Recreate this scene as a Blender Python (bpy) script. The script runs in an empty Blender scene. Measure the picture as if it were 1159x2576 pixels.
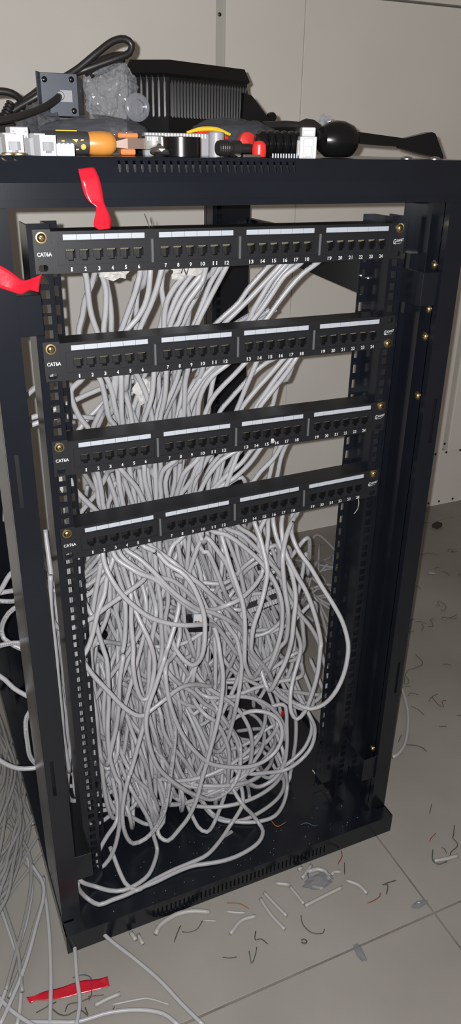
import bpy, bmesh, math, random
import numpy as np
from mathutils import Vector, Matrix, noise

random.seed(7)
rng = np.random.default_rng(7)
scene = bpy.context.scene
col = scene.collection
S = 0.001
FLOOR = -1052.4            # floor height in the rack's own millimetre frame (z = 0 at the top panel's screws)

def W(x, y, z):
    return Vector((x * S, y * S, (z - FLOOR) * S))

# ------------------------------------------------------------------ camera
CAM = (-399.5, -874.4, 94.0)
yaw, pitch, roll, fpx = 0.427, -0.451, 0.018, 1911.3
fw = Vector((math.sin(yaw) * math.cos(pitch), math.cos(yaw) * math.cos(pitch), math.sin(pitch)))
rt = Vector((math.cos(yaw), -math.sin(yaw), 0))
up = rt.cross(fw)
r2 = rt * math.cos(roll) + up * math.sin(roll)
u2 = -rt * math.sin(roll) + up * math.cos(roll)
cd = bpy.data.cameras.new('camera')
cam = bpy.data.objects.new('camera', cd)
col.objects.link(cam)
M = Matrix((r2, u2, -fw)).transposed().to_4x4()
M.translation = W(*CAM)
cam.matrix_world = M
cd.sensor_fit = 'VERTICAL'
cd.sensor_height = 36.0
cd.lens = fpx / 2576 * 36.0
cd.clip_start = 0.01
scene.camera = cam

# ------------------------------------------------------------------ light
world = bpy.data.worlds.new('room_light')
scene.world = world
world.use_nodes = True
bg = world.node_tree.nodes['Background']
bg.inputs[0].default_value = (1.0, 0.80, 0.66, 1)
bg.inputs[1].default_value = 0.145
fl = bpy.data.lights.new('phone_flash', 'POINT')
fl.energy = 69.0
fl.color = (1.0, 0.985, 0.97)
fl.shadow_soft_size = 0.003
flo = bpy.data.objects.new('phone_flash', fl)
flo.location = W(CAM[0] - 16, CAM[1] - 4, CAM[2] + 8)
col.objects.link(flo)

scene.view_settings.view_transform = 'Standard'
scene.view_settings.look = 'None'
scene.view_settings.exposure = 0.0
scene.view_settings.gamma = 1.0
scene.view_settings.use_curve_mapping = False

# ------------------------------------------------------------------ materials
MATS = {}
def mat(name, base, rough=0.5, metal=0.0, bump=0.0, bscale=400.0, var=0.0, vscale=20.0, spec=0.5, dirt=None, coat=0.0):
    m = bpy.data.materials.new(name)
    m.use_nodes = True
    nt = m.node_tree
    b = nt.nodes['Principled BSDF']
    b.inputs['Base Color'].default_value = (*base, 1)
    b.inputs['Roughness'].default_value = rough
    b.inputs['Metallic'].default_value = metal
    b.inputs['Specular IOR Level'].default_value = spec
    b.inputs['Coat Weight'].default_value = coat
    tc = nt.nodes.new('ShaderNodeTexCoord')
    if var > 0:
        n = nt.nodes.new('ShaderNodeTexNoise')
        n.inputs['Scale'].default_value = vscale
        n.inputs['Detail'].default_value = 6
        nt.links.new(tc.outputs['Object'], n.inputs['Vector'])
        mx = nt.nodes.new('ShaderNodeMix'); mx.data_type = 'RGBA'
        d = dirt or tuple(c * (1 - var) for c in base)
        mx.inputs[6].default_value = (*d, 1)
        mx.inputs[7].default_value = (*[min(1, c * (1 + var * .5)) for c in base], 1)
        rp = nt.nodes.new('ShaderNodeMapRange')
        rp.inputs[1].default_value = 0.32; rp.inputs[2].default_value = 0.66
        nt.links.new(n.outputs['Fac'], rp.inputs[0])
        nt.links.new(rp.outputs[0], mx.inputs[0])
        nt.links.new(mx.outputs[2], b.inputs['Base Color'])
    if bump > 0:
        n2 = nt.nodes.new('ShaderNodeTexNoise')
        n2.inputs['Scale'].default_value = bscale
        n2.inputs['Detail'].default_value = 3
        nt.links.new(tc.outputs['Object'], n2.inputs['Vector'])
        bp = nt.nodes.new('ShaderNodeBump')
        bp.inputs['Strength'].default_value = bump
        bp.inputs['Distance'].default_value = 0.0006
        nt.links.new(n2.outputs['Fac'], bp.inputs['Height'])
        nt.links.new(bp.outputs[0], b.inputs['Normal'])
    MATS[name] = m
    return m

mat('rack_black', (0.0066, 0.0084, 0.0128), 0.21, bump=0.03, bscale=900, var=0.12, vscale=12, spec=0.5)
mat('panel_black', (0.0105, 0.0115, 0.0145), 0.42, bump=0.08, bscale=1500)
mat('recess_black', (0.006, 0.006, 0.007), 0.5)
mat('label_white', (0.40, 0.43, 0.48), 0.4)
mat('print_white', (0.50, 0.51, 0.53), 0.5)
mat('divider_sheen', (0.10, 0.105, 0.11), 0.35)  # paler than the panel; specular edge painted as bar colour
mat('brass', (0.62, 0.48, 0.24), 0.33, 1.0)
mat('brass_dark', (0.10, 0.07, 0.03), 0.5, 1.0)
mat('steel', (0.6, 0.6, 0.58), 0.3, 1.0)
mat('contact_gold', (0.42, 0.40, 0.28), 0.35, 0.4)
mat('wall_paint', (0.80, 0.785, 0.74), 0.55, var=0.05, vscale=3, bump=0.05, bscale=300)
mat('wall_strip', (0.55, 0.55, 0.51), 0.5, var=0.05, vscale=4)
mat('wall_gap', (0.20, 0.18, 0.16), 0.8)
mat('floor_tile', (0.27, 0.257, 0.234), 0.55, var=0.18, vscale=2.6, bump=0.12, bscale=500)
mat('floor_joint', (0.17, 0.155, 0.14), 0.8, var=0.3, vscale=14)
mat('red_tape', (0.46, 0.010, 0.024), 0.24, bump=0.2, bscale=220)
mat('masking_tape', (0.44, 0.43, 0.41), 0.6, bump=0.4, bscale=300)
mat('white_plastic', (0.42, 0.43, 0.45), 0.35)
mat('black_plastic', (0.005, 0.005, 0.0055), 0.24, spec=0.4)
mat('black_rubber', (0.013, 0.012, 0.012), 0.42)
mat('fin_lit_black', (0.016, 0.016, 0.017), 0.2)  # lighter than the box body; light on the fin edges put into the colour
mat('dark_grey_plastic', (0.03, 0.03, 0.031), 0.5)
mat('orange_plastic', (0.50, 0.21, 0.04), 0.35)
mat('orange_bright', (0.55, 0.17, 0.05), 0.35)
mat('yellow_print', (0.60, 0.40, 0.08), 0.45)
mat('yellow_plastic', (0.60, 0.42, 0.02), 0.4)
mat('red_plastic', (0.50, 0.025, 0.02), 0.35)
mat('red_bright', (0.65, 0.022, 0.02), 0.35)
mat('brown_shaft', (0.13, 0.085, 0.065), 0.45, 0.3)
mat('pdu_grey', (0.075, 0.085, 0.105), 0.35, 0.3)
mat('grey_plastic', (0.25, 0.25, 0.27), 0.45)
mat('jacket_white', (0.36, 0.36, 0.35), 0.45)
mat('wire_dark', (0.06, 0.057, 0.05), 0.5)
mat('wire_green', (0.055, 0.08, 0.062), 0.5)
mat('wire_blue', (0.03, 0.07, 0.12), 0.45)
mat('wire_red', (0.24, 0.03, 0.02), 0.5)
mat('wire_orange', (0.26, 0.09, 0.03), 0.5)
mat('wire_brown', (0.10, 0.045, 0.03), 0.5)
mat('marker_ink', (0.01, 0.01, 0.02), 0.6)
mat('crumb_dark', (0.035, 0.028, 0.025), 0.8)

def cable_mat(name, base, printed):
    m = bpy.data.materials.new(name); m.use_nodes = True
    nt = m.node_tree; b = nt.nodes['Principled BSDF']
    b.inputs['Roughness'].default_value = 0.38
    tc = nt.nodes.new('ShaderNodeTexCoord')
    n = nt.nodes.new('ShaderNodeTexNoise'); n.inputs['Scale'].default_value = 30
    nt.links.new(tc.outputs['Object'], n.inputs['Vector'])
    mx = nt.nodes.new('ShaderNodeMix'); mx.data_type = 'RGBA'
    mx.inputs[6].default_value = (*[c * .9 for c in base], 1)
    mx.inputs[7].default_value = (*[min(1, c * 1.08) for c in base], 1)
    nt.links.new(n.outputs['Fac'], mx.inputs[0])
    last = mx.outputs[2]
    if printed:
        sep = nt.nodes.new('ShaderNodeSeparateXYZ'); nt.links.new(tc.outputs['UV'], sep.inputs[0])
        def math_(op, a, bb=None, c=None):
            q = nt.nodes.new('ShaderNodeMath'); q.operation = op
            for i, v in enumerate((a, bb, c)):
                if v is None: continue
                if isinstance(v, (int, float)): q.inputs[i].default_value = v
                else: nt.links.new(v, q.inputs[i])
            return q.outputs[0]
        u, v = sep.outputs[0], sep.outputs[1]
        band = math_('LESS_THAN', math_('ABSOLUTE', math_('SUBTRACT', v, 0.5)), 0.055)
        cell = math_('FLOOR', math_('MULTIPLY', u, 330.0))
        fr = math_('FRACT', math_('MULTIPLY', u, 330.0))
        stroke = nt.nodes.new('ShaderNodeTexNoise'); stroke.inputs['Scale'].default_value = 1.0
        cv = nt.nodes.new('ShaderNodeCombineXYZ')
        nt.links.new(math_('MULTIPLY', u, 900.0), cv.inputs[0]); nt.links.new(math_('MULTIPLY', v, 45.0), cv.inputs[1])
        nt.links.new(cv.outputs[0], stroke.inputs['Vector'])
        ink = math_('GREATER_THAN', stroke.outputs['Fac'], 0.46)
        gap = math_('LESS_THAN', fr, 0.74)
        wn = nt.nodes.new('ShaderNodeTexWhiteNoise'); wn.noise_dimensions = '1D'
        nt.links.new(cell, wn.inputs['W'])
        pres = math_('GREATER_THAN', wn.outputs['Value'], 0.2)
        k = math_('MULTIPLY', math_('MULTIPLY', band, ink), math_('MULTIPLY', gap, pres))
        m2 = nt.nodes.new('ShaderNodeMix'); m2.data_type = 'RGBA'
        nt.links.new(math_('MULTIPLY', k, 0.8), m2.inputs[0]); nt.links.new(last, m2.inputs[6])
        m2.inputs[7].default_value = (0.06, 0.06, 0.07, 1)
        last = m2.outputs[2]
    nt.links.new(last, b.inputs['Base Color'])
    MATS[name] = m
cable_mat('cable_white_dim', (0.25, 0.25, 0.245), False)  # darkened copy of the white cable; dimmer light at floor put into colour
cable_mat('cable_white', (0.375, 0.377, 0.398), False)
cable_mat('cable_white_printed', (0.375, 0.377, 0.398), True)

def plastic_film(name, tint, opac):
    m = bpy.data.materials.new(name); m.use_nodes = True
    nt = m.node_tree
    for n in list(nt.nodes): nt.nodes.remove(n)
    o = nt.nodes.new('ShaderNodeOutputMaterial')
    tr = nt.nodes.new('ShaderNodeBsdfTransparent'); tr.inputs[0].default_value = (0.92, 0.93, 0.95, 1)
    p = nt.nodes.new('ShaderNodeBsdfPrincipled')
    p.inputs['Base Color'].default_value = (*tint, 1); p.inputs['Roughness'].default_value = 0.12
    p.inputs['Specular IOR Level'].default_value = 1.0
    mx = nt.nodes.new('ShaderNodeMixShader'); mx.inputs[0].default_value = opac
    nt.links.new(tr.outputs[0], mx.inputs[1]); nt.links.new(p.outputs[0], mx.inputs[2])
    nt.links.new(mx.outputs[0], o.inputs[0])
    MATS[name] = m
plastic_film('bubble_film', (0.30, 0.31, 0.34), 0.36)
plastic_film('bag_film', (0.09, 0.095, 0.11), 0.34)

# ------------------------------------------------------------------ mesh helpers (millimetres)
class MB:
    def __init__(s): s.v = []; s.f = []
    def add(s, vs, fs):
        o = len(s.v); s.v += [tuple(p) for p in vs]; s.f += [tuple(i + o for i in f) for f in fs]; return s
    def box(s, x0, x1, y0, y1, z0, z1):
        return s.add([(x, y, z) for x in (x0, x1) for y in (y0, y1) for z in (z0, z1)],
                     [(0, 1, 3, 2), (4, 6, 7, 5), (0, 4, 5, 1), (2, 3, 7, 6), (0, 2, 6, 4), (1, 5, 7, 3)])
    def bbox(s, x0, x1, y0, y1, z0, z1, c):
        """box with chamfered edges"""
        vs = []
        for sx in (0, 1):
            for sy in (0, 1):
                for sz in (0, 1):
                    X, Y, Z = (x0, x1)[sx], (y0, y1)[sy], (z0, z1)[sz]
                    dx, dy, dz = (c, -c)[sx], (c, -c)[sy], (c, -c)[sz]
                    vs += [(X, Y + dy, Z + dz), (X + dx, Y, Z + dz), (X + dx, Y + dy, Z)]
        bm = bmesh.new()
        for v in vs: bm.verts.new(v)
        bmesh.ops.convex_hull(bm, input=bm.verts)
        bmesh.ops.dissolve_limit(bm, angle_limit=0.01, verts=bm.verts, edges=bm.edges)
        bm.verts.index_update(); bm.verts.ensure_lookup_table()
        s.add([v.co for v in bm.verts], [[v.index for v in f.verts] for f in bm.faces]); bm.free()
        return s
    def hull(s, vs):
        bm = bmesh.new()
        for v in vs: bm.verts.new(v)
        r = bmesh.ops.convex_hull(bm, input=bm.verts)
        bmesh.ops.dissolve_limit(bm, angle_limit=0.01, verts=bm.verts, edges=bm.edges)
        bm.verts.index_update()
        s.add([v.co for v in bm.verts], [[v.index for v in f.verts] for f in bm.faces]); bm.free()
        return s
    def prism(s, poly, axis, a, b):
        """polygon (p,q) extruded along axis from a to b; (p,q) are the other two axes in order"""
        n = len(poly)
        def mk(p, q, t): return {'x': (t, p, q), 'y': (p, t, q), 'z': (p, q, t)}[axis]
        vs = [mk(p, q, a) for p, q in poly] + [mk(p, q, b) for p, q in poly]
        fs = [tuple(range(n)), tuple(range(2 * n - 1, n - 1, -1))] + [(i, i + n, (i + 1) % n + n, (i + 1) % n) for i in range(n)]
        return s.add(vs, fs)
    def lathe(s, prof, axis=(0, 0, 1), org=(0, 0, 0), n=20):
        """prof: list of (r, t) along axis; closed at both ends"""
        ax = Vector(axis).normalized(); a = ax.orthogonal().normalized(); b = ax.cross(a); o = Vector(org)
        vs = []
        for r, t in prof:
            for i in range(n):
                th = 2 * math.pi * i / n
                vs.append(o + ax * t + (a * math.cos(th) + b * math.sin(th)) * r)
        fs = []
        for k in range(len(prof) - 1):
            for i in range(n):
                j = (i + 1) % n
                fs.append((k * n + i, k * n + j, (k + 1) * n + j, (k + 1) * n + i))
        fs.append(tuple(range(n - 1, -1, -1))); fs.append(tuple((len(prof) - 1) * n + i for i in range(n)))
        return s.add(vs, fs)
    def tube(s, pts, r, n=8, step=None):
        v, f, _ = tube_arrays(pts, r, n, step)
        return s.add([tuple(p) for p in v], [tuple(q) for q in f])
    def holed(s, u0, u1, v0, v1, holes, mp, d0, d1):
        """plate with rectangular holes; mp(u, v, d) -> xyz, d0/d1 the two skins"""
        eps = 1e-4
        us = sorted({round(x, 3) for h in holes for x in h[:2] if u0 < x < u1} | {u0, u1})
        vsn = sorted({round(x, 3) for h in holes for x in h[2:] if v0 < x < v1} | {v0, v1})
        nu, nv = len(us) - 1, len(vsn) - 1
        solid = np.ones((nu + 2, nv + 2), bool); solid[0] = solid[-1] = False; solid[:, 0] = solid[:, -1] = False
        for h in holes:
            for i in range(nu):
                c = (us[i] + us[i + 1]) / 2
                if h[0] < c < h[1]:
                    for j in range(nv):
                        e = (vsn[j] + vsn[j + 1]) / 2
                        if h[2] < e < h[3]: solid[i + 1, j + 1] = False
        idx = {}; vs = []; fs = []
        def V(i, j, k):
            if (i, j, k) not in idx:
                idx[i, j, k] = len(vs); vs.append(mp(us[i], vsn[j], (d0, d1)[k]))
            return idx[i, j, k]
        for i in range(nu):
            for j in range(nv):
                if not solid[i + 1, j + 1]: continue
                fs.append((V(i, j, 0), V(i + 1, j, 0), V(i + 1, j + 1, 0), V(i, j + 1, 0)))
                fs.append((V(i, j, 1), V(i, j + 1, 1), V(i + 1, j + 1, 1), V(i + 1, j, 1)))
                if not solid[i, j + 1]: fs.append((V(i, j, 0), V(i, j + 1, 0), V(i, j + 1, 1), V(i, j, 1)))
                if not solid[i + 2, j + 1]: fs.append((V(i + 1, j, 0), V(i + 1, j, 1), V(i + 1, j + 1, 1), V(i + 1, j + 1, 0)))
                if not solid[i + 1, j]: fs.append((V(i, j, 0), V(i, j, 1), V(i + 1, j, 1), V(i + 1, j, 0)))
                if not solid[i + 1, j + 2]: fs.append((V(i, j + 1, 0), V(i + 1, j + 1, 0), V(i + 1, j + 1, 1), V(i, j + 1, 1)))
        return s.add(vs, fs)
    def mesh(s, name, org=(0, 0, 0), smooth=False, raw=False):
        me = bpy.data.meshes.new(name)
        o = Vector(org)
        me.from_pydata([(Vector(p) - o) * S for p in s.v], [], s.f)
        bm = bmesh.new(); bm.from_mesh(me)
        bmesh.ops.recalc_face_normals(bm, faces=bm.faces)
        bm.to_mesh(me); bm.free()
        if smooth:
            me.shade_smooth()
            me.set_sharp_from_angle(angle=math.radians(35))
        me.update()
        return me

def catmull(pts, step=9.0):
    P = np.array(pts, float)
    if len(P) < 3:
        n = max(2, int(np.linalg.norm(P[-1] - P[0]) / step) + 1)
        return P[0] + (P[-1] - P[0]) * np.linspace(0, 1, n)[:, None]
    Q = np.vstack([2 * P[0] - P[1], P, 2 * P[-1] - P[-2]])
    out = []
    for i in range(1, len(Q) - 2):
        p0, p1, p2, p3 = Q[i - 1:i + 3]
        n = max(2, int(np.linalg.norm(p2 - p1) / step))
        d = max(np.linalg.norm(p2 - p1), 1e-6)
        m1 = (p2 - p0) / max(np.linalg.norm(p2 - p1) + np.linalg.norm(p1 - p0), 1e-6) * d
        m2 = (p3 - p1) / max(np.linalg.norm(p3 - p2) + np.linalg.norm(p2 - p1), 1e-6) * d
        t = np.linspace(0, 1, n, endpoint=False)[:, None]
        out.append((2 * t**3 - 3 * t**2 + 1) * p1 + (t**3 - 2 * t**2 + t) * m1 + (-2 * t**3 + 3 * t**2) * p2 + (t**3 - t**2) * m2)
    out.append(P[-1:])
    return np.vstack(out)

def tube_arrays(pts, r, n=8, step=None):
    C = catmull(pts, step or 9.0)
    T = np.gradient(C, axis=0); T /= np.maximum(np.linalg.norm(T, axis=1)[:, None], 1e-9)
    N = np.zeros_like(C)
    a = np.cross(T[0], [0.3, 0.2, 0.9]); a /= np.linalg.norm(a); N[0] = a
    for i in range(1, len(C)):
        a = N[i - 1] - T[i] * (N[i - 1] @ T[i]); N[i] = a / max(np.linalg.norm(a), 1e-9)
    B = np.cross(T, N)
    th = np.linspace(0, 2 * np.pi, n, endpoint=False)
    R = r if np.ndim(r) == 0 else np.interp(np.linspace(0, 1, len(C)), np.linspace(0, 1, len(r)), r)[:, None, None]
    V = C[:, None, :] + R * (N[:, None, :] * np.cos(th)[None, :, None] + B[:, None, :] * np.sin(th)[None, :, None])
    V = V.reshape(-1, 3); m = len(C)
    i = np.arange(m - 1)[:, None]; j = np.arange(n)[None, :]; k = (j + 1) % n
    F = np.stack([i * n + j + 0 * i, i * n + k + 0 * i, (i + 1) * n + k, (i + 1) * n + j], -1).reshape(-1, 4)
    Fs = [tuple(q) for q in F.tolist()]
    Fs.append(tuple(range(n - 1, -1, -1))); Fs.append(tuple((m - 1) * n + q for q in range(n)))
    L = np.concatenate([[0], np.cumsum(np.linalg.norm(np.diff(C, axis=0), axis=1))])
    return V, Fs, L

def put(o, label=None, cat=None, group=None, kind=None, parent=None):
    if o.name not in col.objects: col.objects.link(o)
    if label: o['label'] = label
    if cat: o['category'] = cat
    if group: o['group'] = group
    if kind: o['kind'] = kind
    if parent: o.parent = parent
    return o

def empty(name, org, rot=(0, 0, 0), **k):
    o = bpy.data.objects.new(name, None)
    o.empty_display_size = 0.02
    o.location = W(*org); o.rotation_euler = rot
    return put(o, **k)

def part(mb, name, m, parent, org=(0, 0, 0), smooth=False, label=None, kind=None, loc=None, rot=None):
    """child mesh; org = the parent's origin when mb is in the rack frame"""
    me = mb if isinstance(mb, bpy.types.Mesh) else mb.mesh(name, org, smooth)
    if not me.materials: me.materials.append(MATS[m])
    o = bpy.data.objects.new(name, me)
    if loc: o.location = Vector(loc) * S
    if rot: o.rotation_euler = rot
    return put(o, label=label, kind=kind, parent=parent)

def single(mb, name, m, org, label, cat, group=None, smooth=False, rot=None, kind=None):
    me = mb if isinstance(mb, bpy.types.Mesh) else mb.mesh(name, org, smooth)
    if not me.materials: me.materials.append(MATS[m])
    o = bpy.data.objects.new(name, me)
    o.location = W(*org)
    if rot: o.rotation_euler = rot
    return put(o, label, cat, group, kind)

TEXT = {}
def text_mesh(s, w, h, shear=0.0, bold=0.03):
    """flat lettering in the XZ plane facing -Y, w x h mm, centred; stretched to fit"""
    key = (s, w, h, shear)
    if key in TEXT: return TEXT[key]
    c = bpy.data.curves.new('t', 'FONT'); c.body = s; c.size = 1.0; c.shear = shear; c.offset = bold
    c.resolution_u = 3
    o = bpy.data.objects.new('t', c); col.objects.link(o)
    bpy.context.view_layer.update()
    me = bpy.data.meshes.new_from_object(o.evaluated_get(bpy.context.evaluated_depsgraph_get()))
    bpy.data.objects.remove(o); bpy.data.curves.remove(c)
    P = np.array([v.co[:] for v in me.vertices])
    lo, hi = P.min(0), P.max(0); cen = (lo + hi) / 2
    sx = w / max(hi[0] - lo[0], 1e-6) if w else h / (hi[1] - lo[1])
    sz = h / max(hi[1] - lo[1], 1e-6)
    for v, p in zip(me.vertices, P):
        v.co = Vector(((p[0] - cen[0]) * sx * S, 0, (p[1] - cen[1]) * sz * S))
    me.update(); TEXT[key] = me
    return me

GAP = [(1, 2, [[-169, 70, -50],[-166, 76, -63],[-164, 82, -82],[-160, 89, -104],[-151, 95, -132]]), (1, 3, [[-155, 80, -52],[-157, 90, -67],[-164, 100, -87],[-166, 110, -107],[-170, 120, -138]]), (1, 4, [[-148, 75, -52],[-142, 80, -71],[-142, 85, -97],[-145, 90, -131]]), (1, 4.5, [[-142, 85, -53],[-138, 91, -65],[-133, 98, -86],[-130, 104, -110],[-129, 110, -136]]), (1, 5, [[-103, 70, -64],[-106, 76, -79],[-113, 82, -100],[-119, 89, -120],[-122, 95, -134]]), (1, 5.5, [[-98, 90, -68],[-104, 97, -98],[-110, 103, -124],[-112, 110, -138]]), (1, 6.5, [[-92, 105, -79],[-94, 110, -104],[-93, 115, -124],[-93, 120, -141]]), (1, 6, [[-88, 65, -51],[-90, 69, -76],[-95, 72, -94],[-104, 76, -110],[-120, 80, -129]]), (1, 7, [[-72, 70, -52],[-77, 76, -75],[-84, 82, -97],[-92, 89, -117],[-98, 95, -136]]), (1, 7.5, [[-61, 95, -59],[-62, 99, -79],[-58, 102, -102],[-60, 106, -122],[-63, 110, -137]]), (1, 8, [[-37, 70, -56],[-50, 78, -72],[-60, 87, -96],[-61, 95, -132]]), (1, 8.5, [[-28, 80, -61],[-43, 87, -84],[-52, 93, -108],[-56, 100, -133]]), (1, 9, [[-23, 72, -65],[-39, 78, -86],[-51, 84, -112],[-56, 90, -131]]), (1, 9.5, [[-22, 66, -72],[-39, 71, -96],[-47, 75, -118],[-52, 80, -130]]), (1, 10, [[-16, 110, -95],[-16, 120, -121],[-16, 130, -143]]), (1, 11, [[11, 80, -55],[2, 87, -74],[-7, 93, -101],[-17, 100, -131]]), (1, 12, [[17, 70, -52],[11, 78, -69],[1, 87, -94],[-15, 95, -132]]), (1, 13, [[88, 85, -54],[75, 90, -69],[61, 95, -86],[51, 100, -103],[30, 105, -122],[18, 110, -135]]), (1, 14, [[97, 70, -52],[80, 78, -73],[62, 85, -94],[44, 92, -114],[26, 100, -134]]), (1, 15, [[102, 70, -54],[90, 76, -69],[79, 82, -90],[68, 89, -113],[62, 95, -132]]), (1, 16, [[121, 85, -54],[104, 90, -75],[93, 95, -96],[78, 100, -119],[69, 105, -135]]), (1, 17, [[125, 65, -50],[105, 71, -66],[91, 78, -90],[77, 84, -113],[64, 90, -131]]), (1, 18, [[154, 70, -51],[135, 75, -65],[120, 80, -82],[103, 85, -105],[84, 90, -131]]), (1, 10.5, [[-1, 95, -67],[-9, 102, -88],[-17, 108, -105],[-25, 115, -127]]), (2, 1, [[-186, 80, -188],[-194, 85, -198],[-192, 90, -216],[-183, 95, -240],[-170, 100, -262]]), (2, 3, [[-158, 70, -185],[-153, 76, -203],[-149, 82, -225],[-144, 89, -245],[-134, 95, -261]]), (2, 4, [[-149, 70, -184],[-142, 76, -204],[-138, 82, -225],[-132, 89, -245],[-126, 95, -260]]), (2, 5, [[-132, 65, -181],[-131, 72, -211],[-130, 78, -238],[-127, 85, -257]]), (2, 5.5, [[-120, 90, -208],[-116, 93, -226],[-112, 97, -243],[-109, 100, -263]]), (2, 6, [[-107, 75, -184],[-99, 79, -200],[-92, 82, -218],[-86, 86, -241],[-82, 90, -260]]), (2, 7, [[-87, 65, -181],[-89, 72, -216],[-94, 78, -237],[-98, 85, -258]]), (2, 7.5, [[-68, 70, -181],[-67, 78, -212],[-68, 87, -236],[-70, 95, -256]]), (2, 9, [[-37, 70, -182],[-38, 78, -201],[-36, 87, -235],[-35, 95, -262]]), (2, 9.5, [[-19, 90, -204],[-28, 95, -229],[-26, 100, -249],[-22, 105, -265]]), (2, 2, [[-145, 110, -232],[-154, 120, -254],[-158, 130, -274]]), (2, 2.5, [[-142, 120, -245],[-147, 130, -261],[-149, 140, -278]]), (2, 8, [[-84, 105, -200],[-94, 112, -220],[-102, 118, -245],[-108, 125, -272]]), (2, 10, [[3, 75, -182],[-13, 80, -199],[-26, 85, -220],[-31, 90, -233],[-40, 95, -256]]), (2, 11, [[11, 90, -189],[-3, 97, -208],[-13, 103, -230],[-22, 110, -265]]), (2, 12, [[20, 70, -181],[3, 76, -195],[-8, 82, -212],[-13, 89, -234],[-13, 95, -262]]), (2, 13, [[48, 70, -181],[33, 76, -199],[17, 82, -217],[5, 89, -236],[-3, 95, -263]]), (2, 14, [[66, 70, -181],[60, 75, -202],[54, 80, -222],[49, 85, -242],[44, 90, -261]]), (2, 15, [[93, 85, -186],[77, 91, -199],[60, 98, -220],[44, 104, -240],[26, 110, -267]]), (2, 16, [[111, 75, -182],[94, 82, -205],[75, 88, -228],[54, 95, -260]]), (2, 17, [[123, 72, -181],[106, 78, -205],[91, 84, -230],[75, 90, -260]]), (2, 18, [[127, 66, -180],[115, 72, -203],[100, 79, -226],[78, 85, -258]]), (2, 18.5, [[125, 110, -225],[122, 115, -246],[118, 120, -270]]), (3, 1, [[-212, 60, -305],[-205, 64, -326],[-192, 68, -347],[-179, 71, -364],[-170, 75, -377]]), (3, 2, [[-171, 90, -319],[-167, 93, -339],[-165, 97, -352],[-162, 100, -378]]), (3, 2.5, [[-170, 72, -311],[-166, 76, -330],[-163, 81, -354],[-160, 85, -376]]), (3, 3, [[-148, 95, -323],[-153, 104, -340],[-165, 112, -364],[-174, 121, -380],[-188, 130, -406]]), (3, 4, [[-142, 70, -310],[-140, 73, -333],[-136, 77, -358],[-132, 80, -377]]), (3, 4.5, [[-138, 66, -311],[-127, 71, -327],[-113, 75, -348],[-102, 80, -376]]), (3, 6, [[-105, 66, -310],[-103, 71, -334],[-97, 75, -360],[-92, 80, -378]]), (3, 5, [[-130, 85, -330],[-126, 88, -345],[-119, 92, -367],[-114, 95, -387]]), (3, 7, [[-60, 70, -313],[-72, 78, -326],[-75, 87, -349],[-73, 95, -382]]), (3, 7.5, [[-56, 90, -327],[-64, 95, -353],[-60, 100, -384]]), (3, 8, [[-44, 105, -329],[-43, 112, -359],[-47, 120, -395]]), (3, 9, [[-27, 70, -318],[-41, 78, -336],[-45, 87, -358],[-48, 95, -380]]), (3, 9.5, [[-23, 80, -342],[-34, 88, -364],[-42, 95, -383]]), (3, 6.5, [[-88, 95, -326],[-75, 102, -356],[-69, 110, -387]]), (3, 5.5, [[-108, 110, -329],[-115, 115, -350],[-132, 120, -354],[-139, 125, -378],[-144, 130, -397]]), (3, 10, [[-23, 75, -314],[-31, 82, -330],[-36, 88, -347],[-42, 95, -372]]), (3, 10.5, [[-17, 70, -311],[-25, 78, -337],[-28, 87, -361],[-28, 95, -384]]), (3, 11, [[-2, 80, -317],[-10, 87, -337],[-19, 93, -361],[-23, 100, -385]]), (3, 12, [[36, 70, -311],[17, 75, -323],[2, 80, -342],[-7, 85, -360],[-15, 90, -384]]), (3, 12.5, [[24, 95, -330],[20, 100, -360],[15, 105, -388]]), (3, 11.5, [[24, 95, -324],[11, 102, -342],[4, 108, -363],[-3, 115, -393]]), (3, 13, [[68, 80, -316],[53, 85, -338],[34, 90, -355],[18, 95, -372],[11, 100, -387]]), (3, 14, [[77, 70, -312],[64, 78, -337],[44, 87, -361],[17, 95, -383]]), (3, 16, [[118, 95, -322],[114, 100, -353],[110, 105, -385]]), (3, 17, [[114, 72, -312],[104, 78, -335],[86, 84, -356],[71, 90, -378]]), (3, 18, [[126, 80, -316],[122, 88, -341],[119, 95, -380]])]
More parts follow.
